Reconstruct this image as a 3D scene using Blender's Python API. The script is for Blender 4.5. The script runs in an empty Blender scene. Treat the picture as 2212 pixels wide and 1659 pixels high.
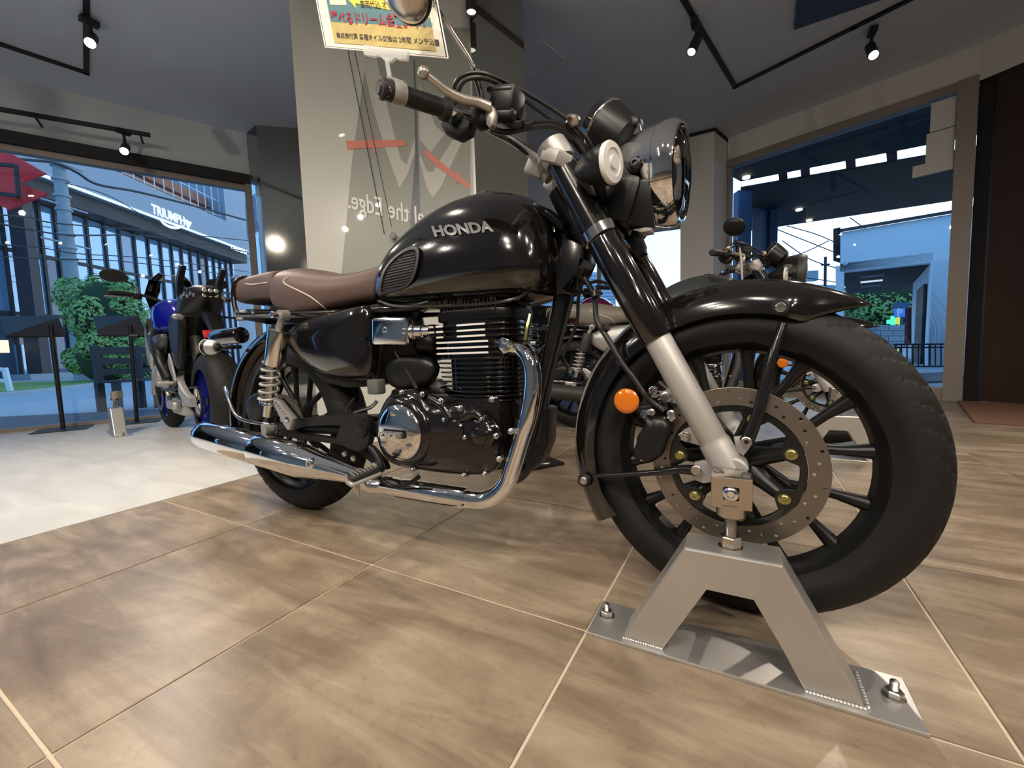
import bpy, bmesh, math, random
from mathutils import Vector, Matrix, Quaternion, noise
random.seed(7)
S = bpy.context.scene
COL = S.collection
PI = math.pi
# ------------------------------------------------------------------ camera
CAM = Vector((0.0011, -1.0027, 0.5727))
RT = Vector((0.88054, 0.47293, -0.0314)); FW = Vector((-0.47385, 0.87685, -0.08121)); UP = Vector((-0.01088, 0.08639, 0.9962))
FPX = 910.55
cd = bpy.data.cameras.new('camera'); cam = bpy.data.objects.new('camera', cd); COL.objects.link(cam)
cd.sensor_fit = 'HORIZONTAL'; cd.sensor_width = 36.0; cd.lens = 36.0 * FPX / 2212.0; cd.clip_start = 0.02; cd.clip_end = 500
RT = Vector((RT.x, RT.y, RT.z)); FW.normalize(); RT = (RT - FW * RT.dot(FW)).normalized(); UP = RT.cross(FW)
mw = Matrix((RT, UP, -FW)).transposed().to_4x4(); mw.translation = CAM
cam.matrix_world = mw
S.camera = cam
# ------------------------------------------------------------------ exposure, sky
S.view_settings.view_transform = 'Standard'; S.view_settings.look = 'None'
S.view_settings.exposure = 0.0; S.view_settings.gamma = 1.0; S.view_settings.use_curve_mapping = False
S.cycles.use_denoising = True; S.cycles.max_bounces = 8; S.cycles.glossy_bounces = 5; S.cycles.transmission_bounces = 6
S.cycles.transparent_max_bounces = 12; S.cycles.sample_clamp_indirect = 4.0; S.cycles.caustics_reflective = False; S.cycles.caustics_refractive = False
W = bpy.data.worlds.new('dusk_sky'); S.world = W; W.use_nodes = True
nt = W.node_tree; nt.nodes.clear()
wo = nt.nodes.new('ShaderNodeOutputWorld'); bg = nt.nodes.new('ShaderNodeBackground'); nt.links.new(bg.outputs[0], wo.inputs[0])
tc = nt.nodes.new('ShaderNodeTexCoord'); dp = nt.nodes.new('ShaderNodeVectorMath'); dp.operation = 'DOT_PRODUCT'
nt.links.new(tc.outputs['Generated'], dp.inputs[0]); dp.inputs[1].default_value = (0.30, 0.93, -0.15)
cr = nt.nodes.new('ShaderNodeValToRGB'); nt.links.new(dp.outputs['Value'], cr.inputs[0])
e = cr.color_ramp.elements
e[0].position = 0.25; e[0].color = (0.11, 0.25, 0.47, 1); e[1].position = 0.97; e[1].color = (.56, .63, .72, 1)
m = cr.color_ramp.elements.new(0.62); m.color = (0.22, 0.38, 0.57, 1)
nt.links.new(cr.outputs[0], bg.inputs[0]); bg.inputs[1].default_value = 3.0
LAMP_W = 80.0        # watts of each ceiling spotlight
# ------------------------------------------------------------------ helpers: pixel -> place on a real plane
def ray(px, py): return RT * ((px - 1106) / FPX) + FW + UP * ((829.5 - py) / FPX)
def U(px, py, y): d = ray(px, py); return CAM + d * ((y - CAM.y) / d.y)
def G(px, py, z=0.0): d = ray(px, py); return CAM + d * ((z - CAM.z) / d.z)
def V(px, py, a, b, off=0.0):
    a = Vector((a[0], a[1], 0)); b = Vector((b[0], b[1], 0)); n = Vector((-(b - a).y, (b - a).x, 0)).normalized()
    if n.dot(CAM - a) < 0: n = -n
    d = ray(px, py); t = (n.dot(a + n * off - CAM)) / n.dot(d); return CAM + d * t
STEER = math.radians(-4.35)
def FS(px, py, y):
    """front-end plane turned with the steering"""
    n = Vector((-math.sin(STEER), math.cos(STEER), 0)); d = ray(px, py); return CAM + d * ((y - n.dot(CAM)) / n.dot(d))
# ------------------------------------------------------------------ helpers: objects
def tag(o, label=None, cat=None, group=None, kind=None):
    if label: o['label'] = label
    if cat: o['category'] = cat
    if group: o['group'] = group
    if kind: o['kind'] = kind
    return o
def empty(name, loc=(0, 0, 0), rz=0, parent=None):
    o = bpy.data.objects.new(name, None); COL.objects.link(o); o.location = loc; o.rotation_euler = (0, 0, rz); o.empty_display_size = .1
    o.parent = parent; return o
def mk(name, me, mat, parent=None, angle=38, smooth=True):
    if mat and not me.materials: me.materials.append(mat)
    if smooth:
        for p in me.polygons: p.use_smooth = True
        me.set_sharp_from_angle(angle=math.radians(angle))
    o = bpy.data.objects.new(name, me); COL.objects.link(o); o.parent = parent; return o
def crom(pts, n=8, closed=False):
    pts = [Vector(p) for p in pts]; out = []; N = len(pts)
    if N < 3 and not closed: return pts
    rng = range(N) if closed else range(N - 1)
    for i in rng:
        if closed: a, b, c, d = pts[i - 1], pts[i], pts[(i + 1) % N], pts[(i + 2) % N]
        else: a, b, c, d = pts[max(i - 1, 0)], pts[i], pts[i + 1], pts[min(i + 2, N - 1)]
        for k in range(n):
            t = k / n
            out.append(0.5 * ((2 * b) + (c - a) * t + (2 * a - 5 * b + 4 * c - d) * t * t + (3 * b - a - 3 * c + d) * t ** 3))
    if not closed: out.append(pts[-1])
    return out
class B:
    def __init__(s): s.bm = bmesh.new()
    def box(s, c, size, rot=None, bev=0.0):
        vs = bmesh.ops.create_cube(s.bm, size=1.0)['verts']
        R = rot.to_matrix() if isinstance(rot, Quaternion) else (Matrix.Rotation(rot, 3, 'Z') if isinstance(rot, (int, float)) else (rot or Matrix.Identity(3)))
        for v in vs: v.co = R @ Vector((v.co.x * size[0], v.co.y * size[1], v.co.z * size[2])) + Vector(c)
        if bev:
            es = list({e for v in vs for e in v.link_edges}); bmesh.ops.bevel(s.bm, geom=es, offset=bev, segments=2, affect='EDGES', profile=.5)
        return s
    def lathe(s, o, d, prof, seg=32, cap=True, ex=None):
        o = Vector(o); d = Vector(d).normalized(); a = Vector(ex) if ex else d.orthogonal(); a = (a - d * a.dot(d)).normalized(); b = d.cross(a); rings = []
        for h, r in prof:
            if r < 1e-6: rings.append([s.bm.verts.new(o + d * h)])
            else: rings.append([s.bm.verts.new(o + d * h + (a * math.cos(2 * PI * k / seg) + b * math.sin(2 * PI * k / seg)) * r) for k in range(seg)])
        for p, q in zip(rings, rings[1:]):
            for k in range(seg):
                k2 = (k + 1) % seg
                if len(p) == 1 and len(q) == 1: continue
                if len(p) == 1: s.bm.faces.new((p[0], q[k], q[k2]))
                elif len(q) == 1: s.bm.faces.new((p[k], p[k2], q[0]))
                else: s.bm.faces.new((p[k], p[k2], q[k2], q[k]))
        if cap:
            if len(rings[0]) > 1: s.bm.faces.new(rings[0][::-1])
            if len(rings[-1]) > 1: s.bm.faces.new(rings[-1])
        return s
    def cyl(s, p, q, r, r2=None, seg=20, bev=0.0):
        p = Vector(p); q = Vector(q); L = (q - p).length; r2 = r if r2 is None else r2
        pr = [(0, r), (L, r2)] if not bev else [(0, r - bev), (bev, r), (L - bev, r2), (L, r2 - bev)]
        return s.lathe(p, q - p, pr, seg)
    def tube(s, pts, r, seg=12, n=6, cap=True, smooth=True):
        P = crom(pts, n) if smooth else [Vector(p) for p in pts]
        N = len(P); rings = []
        t0 = (P[1] - P[0]).normalized(); a = t0.orthogonal().normalized()
        rr = r if isinstance(r, (list, tuple)) else None
        for i, p in enumerate(P):
            t = (P[min(i + 1, N - 1)] - P[max(i - 1, 0)]).normalized(); a = (a - t * a.dot(t)).normalized(); b = t.cross(a)
            if rr: f = i / (N - 1) * (len(rr) - 1); k = min(int(f), len(rr) - 2); rad = rr[k] + (rr[k + 1] - rr[k]) * (f - k)
            else: rad = r
            rings.append([s.bm.verts.new(p + (a * math.cos(2 * PI * k / seg) + b * math.sin(2 * PI * k / seg)) * rad) for k in range(seg)])
        for p, q in zip(rings, rings[1:]):
            for k in range(seg): s.bm.faces.new((p[k], p[(k + 1) % seg], q[(k + 1) % seg], q[k]))
        if cap: s.bm.faces.new(rings[0][::-1]); s.bm.faces.new(rings[-1])
        return s
    def prism(s, pts, off, bev=0.0):
        pts = [Vector(p) for p in pts]; off = Vector(off)
        a = [s.bm.verts.new(p) for p in pts]; b = [s.bm.verts.new(p + off) for p in pts]; n = len(a)
        fs = [s.bm.faces.new(a), s.bm.faces.new(b[::-1])]
        for k in range(n): fs.append(s.bm.faces.new((a[k], b[k], b[(k + 1) % n], a[(k + 1) % n])))
        if bev:
            es = list(fs[0].edges) + list(fs[1].edges); bmesh.ops.bevel(s.bm, geom=es, offset=bev, segments=2, affect='EDGES', profile=.5)
        return s
    def loft(s, secs, cap=True, closed=True):
        R = [[s.bm.verts.new(Vector(p)) for p in sec] for sec in secs]; n = len(R[0])
        for p, q in zip(R, R[1:]):
            for k in range(n if closed else n - 1): s.bm.faces.new((p[k], p[(k + 1) % n], q[(k + 1) % n], q[k]))
        if cap and closed: s.bm.faces.new(R[0][::-1]); s.bm.faces.new(R[-1])
        return s
    def pillow(s, outline, d, wall, bulge, rings=6, n=4, centre=None, power=.5):
        """closed outline (already on its plane); walls run from outline+d*0 to outline+d*wall, then dome by bulge along d"""
        P = crom(outline, n, True) if n > 1 else [Vector(p) for p in outline]; d = Vector(d).normalized()
        c = Vector(centre) if centre else sum(P, Vector()) / len(P)
        secs = [[p for p in P], [p + d * wall for p in P]]
        for i in range(1, rings + 1):
            k = math.cos(i / rings * PI / 2); h = math.sin(i / rings * PI / 2)
            k = max(k, .02); k = k ** power if power != 1 else k
            secs.append([c + (p - c) * k + d * (wall + bulge * h) for p in P])
        return s.loft(secs)
    def ell(s, c, r, seg=20, ring=12, rot=None):
        vs = bmesh.ops.create_uvsphere(s.bm, u_segments=seg, v_segments=ring, radius=1.0)['verts']
        R = rot or Matrix.Identity(3)
        for v in vs: v.co = R @ Vector((v.co.x * r[0], v.co.y * r[1], v.co.z * r[2])) + Vector(c)
        return s
    def quad(s, a, b, c, d): s.bm.faces.new([s.bm.verts.new(Vector(p)) for p in (a, b, c, d)]); return s
    def face(s, pts): s.bm.faces.new([s.bm.verts.new(Vector(p)) for p in pts]); return s
    def me(s, name='m'):
        bmesh.ops.recalc_face_normals(s.bm, faces=s.bm.faces); m = bpy.data.meshes.new(name); s.bm.to_mesh(m); s.bm.free(); return m
    def ob(s, name, mat, parent=None, angle=38, smooth=True): return mk(name, s.me(name), mat, parent, angle, smooth)
def curve_mesh(loops, ext, bev=0.0):
    """flat plate from 2-D loops (the inner ones become holes)"""
    cu = bpy.data.curves.new('c', 'CURVE'); cu.dimensions = '2D'; cu.fill_mode = 'BOTH'; cu.extrude = ext; cu.bevel_depth = bev; cu.bevel_resolution = 1
    for L in loops:
        sp = cu.splines.new('POLY'); sp.points.add(len(L) - 1); sp.use_cyclic_u = True
        for p, q in zip(sp.points, L): p.co = (q[0], q[1], 0, 1)
    o = bpy.data.objects.new('c', cu); COL.objects.link(o); dg = bpy.context.evaluated_depsgraph_get()
    me = bpy.data.meshes.new_from_object(o.evaluated_get(dg)); bpy.data.objects.remove(o); bpy.data.curves.remove(cu); return me
def text_mesh(t, size=1, ext=.01, bold=0.0, bev=0.0, align='CENTER', sp=1.0):
    cu = bpy.data.curves.new('t', 'FONT'); cu.body = t; cu.size = size; cu.extrude = ext; cu.offset = bold; cu.bevel_depth = bev; cu.align_x = align; cu.align_y = 'CENTER'; cu.space_character = sp; cu.resolution_u = 3
    o = bpy.data.objects.new('t', cu); COL.objects.link(o); dg = bpy.context.evaluated_depsgraph_get()
    me = bpy.data.meshes.new_from_object(o.evaluated_get(dg)); bpy.data.objects.remove(o); bpy.data.curves.remove(cu); return me
def put(me, o, x, z, n=None):
    """place a flat mesh: local x->x, local y->z, local z->x cross z"""
    x = Vector(x); z = Vector(z); sx = x.length; sz = z.length; n = x.normalized().cross(z.normalized()).normalized()
    M = Matrix((x, z, n)).transposed().to_4x4(); M.translation = Vector(o); me.transform(M)
    return me
def circle(r, n=32, c=(0, 0), a0=0): return [(c[0] + r * math.cos(a0 + 2 * PI * k / n), c[1] + r * math.sin(a0 + 2 * PI * k / n)) for k in range(n)]
def hexbolt(p, d, r, h, mat, parent, name='bolt', seg=6, socket=False):
    b = B().lathe(p, d, [(0, r * 1.25), (h * .25, r * 1.25), (h * .25, r), (h * .9, r), (h, r * .8)] + ([(h, r * .5), (h * .6, r * .45), (h * .6, 0)] if socket else []), 6 if seg == 6 else seg)
    return b.ob(name, mat, parent, angle=20)
def dup(o, parent=None, matmap=None, loc=None, rz=None, skip=()):
    c = o.copy(); COL.objects.link(c); c.parent = parent
    if parent is None:
        for k in list(c.keys()): del c[k]
    if loc is not None: c.location = loc
    if rz is not None: c.rotation_euler = (0, 0, rz)
    if matmap and c.type == 'MESH' and c.data.materials and c.data.materials[0] in matmap:
        key = (c.data.name, matmap[c.data.materials[0]].name)
        if key not in _mc:
            m2 = c.data.copy(); m2.materials.clear(); m2.materials.append(matmap[o.data.materials[0]]); _mc[key] = m2
        c.data = _mc[key]
    for ch in list(o.children):
        if ch.name.split('.')[0] in skip: continue
        d = dup(ch, c, matmap, skip=skip)
    return c
_mc = {}
# ------------------------------------------------------------------ materials
def P(name, col, rough=.5, metal=0.0, coat=0.0, spec=.5, bump=None, noise_=None, emit=None, es=0.0, trans=0.0, alpha=1.0, ior=1.45, coatr=.03):
    m = bpy.data.materials.new(name); m.use_nodes = True; nt = m.node_tree; b = nt.nodes['Principled BSDF']
    b.inputs['Base Color'].default_value = (*col, 1); b.inputs['Roughness'].default_value = rough; b.inputs['Metallic'].default_value = metal
    b.inputs['Coat Weight'].default_value = coat; b.inputs['Coat Roughness'].default_value = coatr; b.inputs['Specular IOR Level'].default_value = spec; b.inputs['IOR'].default_value = ior
    b.inputs['Transmission Weight'].default_value = trans; b.inputs['Alpha'].default_value = alpha
    if emit: b.inputs['Emission Color'].default_value = (*emit, 1); b.inputs['Emission Strength'].default_value = es
    t = nt.nodes.new('ShaderNodeTexCoord')
    if noise_:
        sc, amt = noise_; n = nt.nodes.new('ShaderNodeTexNoise'); n.inputs['Scale'].default_value = sc; n.inputs['Detail'].default_value = 5; nt.links.new(t.outputs['Object'], n.inputs['Vector'])
        mx = nt.nodes.new('ShaderNodeMix'); mx.data_type = 'RGBA'; mx.blend_type = 'MIX'
        mx.inputs[6].default_value = (*[c * (1 - amt) for c in col], 1); mx.inputs[7].default_value = (*[min(1, c * (1 + amt)) for c in col], 1)
        nt.links.new(n.outputs['Fac'], mx.inputs[0]); nt.links.new(mx.outputs[2], b.inputs['Base Color'])
    if bump:
        sc, st, dist = bump; n = nt.nodes.new('ShaderNodeTexNoise'); n.inputs['Scale'].default_value = sc; n.inputs['Detail'].default_value = 3; nt.links.new(t.outputs['Object'], n.inputs['Vector'])
        bp = nt.nodes.new('ShaderNodeBump'); bp.inputs['Strength'].default_value = st; bp.inputs['Distance'].default_value = dist; nt.links.new(n.outputs['Fac'], bp.inputs['Height']); nt.links.new(bp.outputs[0], b.inputs['Normal'])
    return m
M = {}
M['paint'] = P('black_gloss_paint', (.006, .005, .0045), .12, coat=1.0, coatr=.015)
M['frame'] = P('black_frame_paint', (.008, .008, .008), .22, coat=.3)
M['satin'] = P('satin_black', (.008, .008, .008), .36, spec=.4, bump=(300, .1, .0005))
M['engine'] = P('gloss_black_engine', (.007, .006, .006), .16, coat=.6)
M['plastic'] = P('black_plastic', (.008, .008, .008), .42, spec=.35, bump=(600, .15, .0003))
M['rubber'] = P('tyre_rubber', (.0075, .007, .0065), .62, spec=.35, bump=(220, .25, .0006), noise_=(30, .3))
M['grip'] = P('grip_rubber', (.02, .017, .016), .5)
M['padr'] = P('knee_pad_rubber', (.045, .045, .048), .5)
M['chrome'] = P('chrome', (.93, .93, .94), .05, 1.0)
M['chromew'] = P('warm_chrome', (.88, .86, .84), .12, 1.0)
M['alu'] = P('silver_fork_paint', (.44, .425, .405), .46, .45, noise_=(500, .05))
M['castalu'] = P('cast_aluminium', (.46, .45, .43), .42, .7, bump=(400, .1, .0003))
M['lever'] = P('anodised_lever', (.50, .46, .41), .35, .75)
M['leather'] = P('brown_seat_vinyl', (.085, .058, .052), .52, bump=(420, .35, .0006), noise_=(60, .08))
M['leathertop'] = P('brown_seat_top', (.105, .068, .058), .45, bump=(420, .35, .0006), noise_=(60, .08))
M['pipe_w'] = P('cream_piping', (.50, .44, .39), .5)
M['amber'] = P('amber_reflector', (.62, .16, .008), .15, coat=1.0, bump=(90, .5, .002))
M['clear'] = P('clear_lens', (.75, .74, .72), .12, coat=1.0, bump=(80, .4, .002))
M['gold'] = P('zinc_yellow_bolt', (.55, .50, .20), .25, 1.0)
M['steel'] = P('bolt_steel', (.60, .58, .55), .25, 1.0)
M['nickel'] = P('machined_nickel', (.62, .56, .50), .22, 1.0, bump=(700, .1, .0003))
M['springp'] = P('grey_spring_paint', (.42, .40, .38), .4, .3)
M['badge'] = P('silver_badge', (.75, .74, .72), .18, .9)
M['white'] = P('white_paint', (.8, .8, .8), .5)
M['hose'] = P('rubber_hose', (.015, .014, .013), .42)
M['darkglass'] = P('instrument_glass', (.01, .01, .012), .05, coat=1)
M['red'] = P('red_lens', (.45, .01, .01), .2, coat=1)
M['clearp'] = P('clear_acrylic', (.85, .85, .83), .08, alpha=.42, coat=1.0)
M['glass'] = None
def disc_mat():
    m = P('brake_disc_steel', (.24, .205, .17), .36, .85); nt = m.node_tree; b = nt.nodes['Principled BSDF']
    t = nt.nodes.new('ShaderNodeTexCoord'); v = nt.nodes.new('ShaderNodeVectorMath'); v.operation = 'LENGTH'; nt.links.new(t.outputs['Object'], v.inputs[0])
    w = nt.nodes.new('ShaderNodeTexNoise'); w.noise_dimensions = '1D'; mu = nt.nodes.new('ShaderNodeMath'); mu.operation = 'MULTIPLY'; mu.inputs[1].default_value = 900
    nt.links.new(v.outputs['Value'], mu.inputs[0]); nt.links.new(mu.outputs[0], w.inputs['W']); w.inputs['Scale'].default_value = 1
    bp = nt.nodes.new('ShaderNodeBump'); bp.inputs['Strength'].default_value = .12; bp.inputs['Distance'].default_value = .0005; nt.links.new(w.outputs['Fac'], bp.inputs['Height']); nt.links.new(bp.outputs[0], b.inputs['Normal'])
    return m
M['disc'] = disc_mat()
def stand_mat():
    m = P('brushed_stand_aluminium', (.60, .585, .56), .34, .85); nt = m.node_tree; b = nt.nodes['Principled BSDF']
    t = nt.nodes.new('ShaderNodeTexCoord'); n = nt.nodes.new('ShaderNodeTexNoise'); n.inputs['Scale'].default_value = 14; n.inputs['Detail'].default_value = 6; n.inputs['Distortion'].default_value = 1.5
    nt.links.new(t.outputs['Object'], n.inputs['Vector']); r = nt.nodes.new('ShaderNodeMapRange'); r.inputs[3].default_value = .26; r.inputs[4].default_value = .48
    nt.links.new(n.outputs['Fac'], r.inputs[0]); nt.links.new(r.outputs[0], b.inputs['Roughness'])
    return m
M['stand'] = stand_mat()
def tile_mat():
    m = P('stone_look_tile', (.4, .3, .22), .3); nt = m.node_tree; b = nt.nodes['Principled BSDF']; N = nt.nodes.new; L = nt.links.new
    t = N('ShaderNodeTexCoord'); oi = N('ShaderNodeObjectInfo')
    mu = N('ShaderNodeVectorMath'); mu.operation = 'SCALE'; mu.inputs['Scale'].default_value = 40; cb = N('ShaderNodeCombineXYZ'); L(oi.outputs['Random'], cb.inputs[0]); L(oi.outputs['Random'], cb.inputs[2]); L(cb.outputs[0], mu.inputs[0])
    ad = N('ShaderNodeVectorMath'); L(t.outputs['Object'], ad.inputs[0]); L(mu.outputs[0], ad.inputs[1])
    mp = N('ShaderNodeMapping'); mp.inputs['Scale'].default_value = (1.6, 9.0, 1); L(ad.outputs[0], mp.inputs[0])
    n1 = N('ShaderNodeTexNoise'); n1.inputs['Scale'].default_value = 1.3; n1.inputs['Detail'].default_value = 8; n1.inputs['Roughness'].default_value = .62; n1.inputs['Distortion'].default_value = .9; L(mp.outputs[0], n1.inputs['Vector'])
    n2 = N('ShaderNodeTexNoise'); n2.inputs['Scale'].default_value = 3.2; n2.inputs['Detail'].default_value = 7; n2.inputs['Roughness'].default_value = .6; n2.inputs['Distortion'].default_value = .6; L(ad.outputs[0], n2.inputs['Vector'])
    n3 = N('ShaderNodeTexNoise'); n3.inputs['Scale'].default_value = 70; n3.inputs['Detail'].default_value = 6; L(ad.outputs[0], n3.inputs['Vector'])
    a1 = N('ShaderNodeMath'); a1.operation = 'MULTIPLY'; a1.inputs[1].default_value = .55; L(n1.outputs['Fac'], a1.inputs[0])
    a2 = N('ShaderNodeMath'); a2.operation = 'MULTIPLY_ADD'; a2.inputs[1].default_value = .45; L(n2.outputs['Fac'], a2.inputs[0]); L(a1.outputs[0], a2.inputs[2])
    cr = N('ShaderNodeValToRGB'); L(a2.outputs[0], cr.inputs[0]); e = cr.color_ramp.elements
    e[0].position = .33; e[0].color = (.145, .103, .070, 1); e[1].position = .68; e[1].color = (.44, .36, .26, 1)
    x = cr.color_ramp.elements.new(.46); x.color = (.222, .167, .115, 1); x = cr.color_ramp.elements.new(.56); x.color = (.325, .255, .178, 1)
    sp = N('ShaderNodeMapRange'); sp.inputs[1].default_value = .30; sp.inputs[2].default_value = .42; sp.inputs[3].default_value = .84; sp.inputs[4].default_value = 1.0; L(n3.outputs['Fac'], sp.inputs[0])
    hs = N('ShaderNodeHueSaturation'); L(cr.outputs[0], hs.inputs['Color']); vr = N('ShaderNodeMapRange'); vr.inputs[3].default_value = .86; vr.inputs[4].default_value = 1.1; L(oi.outputs['Random'], vr.inputs[0]); L(vr.outputs[0], hs.inputs['Value'])
    mm = N('ShaderNodeVectorMath'); mm.operation = 'SCALE'; L(hs.outputs[0], mm.inputs[0]); L(sp.outputs[0], mm.inputs['Scale']); L(mm.outputs[0], b.inputs['Base Color'])
    rr = N('ShaderNodeMapRange'); rr.inputs[3].default_value = .22; rr.inputs[4].default_value = .42; L(n2.outputs['Fac'], rr.inputs[0]); L(rr.outputs[0], b.inputs['Roughness'])
    bp = N('ShaderNodeBump'); bp.inputs['Strength'].default_value = .18; bp.inputs['Distance'].default_value = .002; L(n3.outputs['Fac'], bp.inputs['Height']); L(bp.outputs[0], b.inputs['Normal'])
    return m
M['tile'] = tile_mat()
M['grout'] = P('cream_grout', (.58, .49, .38), .8)
def streak(name, c0, c1, sc, rough, st=(1, 1, 1), metal=0.0):
    m = P(name, c0, rough, metal); nt = m.node_tree; b = nt.nodes['Principled BSDF']; N = nt.nodes.new; L = nt.links.new
    t = N('ShaderNodeTexCoord'); mp = N('ShaderNodeMapping'); mp.inputs['Scale'].default_value = st; L(t.outputs['Object'], mp.inputs[0])
    n = N('ShaderNodeTexNoise'); n.inputs['Scale'].default_value = sc; n.inputs['Detail'].default_value = 7; n.inputs['Distortion'].default_value = .8; L(mp.outputs[0], n.inputs['Vector'])
    cr = N('ShaderNodeValToRGB'); L(n.outputs['Fac'], cr.inputs[0]); e = cr.color_ramp.elements; e[0].position = .35; e[0].color = (*c0, 1); e[1].position = .65; e[1].color = (*c1, 1); L(cr.outputs[0], b.inputs['Base Color'])
    return m
M['greyfloor'] = streak('pale_grey_floor', (.57, .565, .54), (.68, .675, .65), 2.2, .38, (1, 4, 1))
M['ceil'] = P('grey_ceiling_paint', (.66, .75, .90), .9)
M['ceil2'] = P('soffit_paint', (.60, .62, .64), .9)
M['wallw'] = P('light_wall_paint', (.74, .74, .72), .85)
M['pillar'] = P('pillar_paint', (.72, .71, .70), .85)
M['column'] = P('column_gloss_panel', (.50, .50, .45), .3, coat=.3)
M['mirror'] = P('smoked_mirror', (.34, .34, .31), .06, .9)
M['black'] = P('matt_black', (.012, .012, .013), .6)
M['steelblk'] = P('black_powder_coat', (.015, .015, .017), .4)
M['wood'] = streak('dark_walnut_panel', (.030, .016, .010), (.052, .028, .017), 2.5, .5, (1, 1, .15))
M['framew'] = P('bronze_window_frame', (.30, .26, .23), .5, .2)
M['mat'] = P('coir_mat', (.36, .19, .115), .95, bump=(400, 1, .01), noise_=(200, .25))
M['lampglow'] = P('lamp_lens', (1, 1, 1), .5, emit=(1, .86, .66), es=90)
M['lampoff'] = P('lamp_lens_aside', (1, 1, 1), .5, emit=(1, .95, .85), es=2.0)
def glass(name, tint=(1, 1, 1), refl=1.0):
    m = bpy.data.materials.new(name); m.use_nodes = True; nt = m.node_tree; nt.nodes.clear(); N = nt.nodes.new; L = nt.links.new
    o = N('ShaderNodeOutputMaterial'); mx = N('ShaderNodeMixShader'); tr = N('ShaderNodeBsdfTransparent'); gl = N('ShaderNodeBsdfGlossy'); fr = N('ShaderNodeFresnel')
    tr.inputs[0].default_value = (*tint, 1); gl.inputs['Roughness'].default_value = 0.01; gl.inputs[0].default_value = (refl, refl, refl, 1); fr.inputs[0].default_value = 1.45
    L(fr.outputs[0], mx.inputs[0]); L(tr.outputs[0], mx.inputs[1]); L(gl.outputs[0], mx.inputs[2]); L(mx.outputs[0], o.inputs[0]); return m
M['glass'] = glass('window_glass', (.90, .95, .97)); M['lens'] = glass('headlight_glass', (.97, .97, .97)); M['film'] = glass('card_sleeve', (.97, .97, .96))
# outdoors
M['asphalt'] = P('asphalt', (.36, .39, .43), .7, noise_=(3, .12)); M['kerb'] = P('concrete_kerb', (.38, .40, .42), .8)
M['paving'] = P('dark_paving', (.07, .08, .10), .7, noise_=(5, .1)); M['grass'] = P('grass', (.20, .30, .08), .9, noise_=(40, .5))
M['leaf'] = P('bush_leaves', (.24, .40, .11), .55, noise_=(4, .5)); M['concrete'] = P('concrete_pole', (.34, .36, .38), .8, noise_=(8, .15))
M['fascia'] = P('grey_fascia', (.33, .38, .44), .45); M['facadeglass'] = P('facade_glass', (.02, .035, .05), .06, coat=1, spec=1.0); M['facadein'] = P('dark_interior', (.02, .025, .03), .8)
M['mullion'] = P('dark_mullion', (.03, .03, .035), .5); M['signwhite'] = P('lit_sign_letters', (.9, .9, .9), .5, emit=(.9, .95, 1), es=.8)
M['brick'] = P('red_brown_cladding', (.50, .19, .11), .8, noise_=(3, .3)); M['pipe'] = P('scaffold_pipe', (.7, .7, .7), .5, .3)
M['redflag'] = P('red_flag_cloth', (.95, .02, .02), .6); M['bluewall'] = P('pale_render', (.86, .88, .90), .8, noise_=(2, .05))
M['canopy'] = P('black_canopy', (.006, .006, .008), .8); M['postblue'] = P('steel_blue_post', (.04, .09, .18), .5); M['siding'] = P('pale_siding', (.68, .72, .78), .7)
M['psign'] = P('parking_sign_blue', (.03, .12, .50), .4, emit=(.05, .2, .8), es=.5); M['greenx'] = P('green_cross', (.05, .7, .3), .4, emit=(.1, 1, .4), es=1.2); M['yell'] = P('yellow_sign', (.8, .6, .05), .4, emit=(1, .8, .1), es=.6)
M['wood2'] = P('bench_wood', (.05, .055, .07), .7); M['cable'] = P('black_cable', (.02, .025, .035), .6)
M['shoplight'] = P('shop_window_glow', (.8, .7, .5), .6, emit=(1, .75, .45), es=1.2); M['maroon'] = P('maroon_panel', (.12, .02, .03), .6); M['roofw'] = P('white_cladding', (.55, .62, .72), .6)
# ================================================================== THE ROOM
TS = .612; TO = Vector((-.8775, -.216, 0)); TA = -.01262
H = 2.95
def T(i, j): c, s = math.cos(TA) * TS, math.sin(TA) * TS; return Vector((TO.x + c * i - s * j, TO.y + s * i + c * j, 0))
def struct(name, b, mat, parent=None, **k):
    o = b.ob(name, mat, parent, **k); o['kind'] = 'structure'; return o
fl = struct('floor', B().box((1.6, 1.3, -.028), (7.6, 7.0, .05)), M['grout'])
tb = B().box((0, 0, 0), (TS - .006, TS - .006, .012), bev=.0012); tme = tb.me('tile'); tme.materials.append(M['tile'])
for p in tme.polygons: p.use_smooth = False
WR0 = Vector((-.14, 4.75, 0)); WR1 = Vector((1.673, 4.10, 0))
for i in range(-2, 6):
    for j in range(-3, 8):
        p = T(i + .5, j + .5)
        if p.x > -.5 and p.y > 4.75 - (p.x + .14) * .36 - .15: continue
        if p.y > 4.6: continue
        o = bpy.data.objects.new('tile', tme); COL.objects.link(o); o.location = (p.x, p.y, -.006); o.rotation_euler = (0, 0, TA); o.parent = fl
# floor beyond the frame, behind the camera
struct('floor', B().box((.9, -3.95, -.006), (6.0, 4.1, .012)), M['tile'], smooth=False)
gf = B().prism([(-2.075, 2.9, -.03), (-2.075, -5.5, -.03), (-8.6, -5.5, -.03), (-6.62, -2.2, -.03), (-4.64, 1.82, -.03), (-4.2, 2.9, -.03)], (0, 0, .034))
struct('floor', gf, M['greyfloor'], smooth=False)
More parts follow.
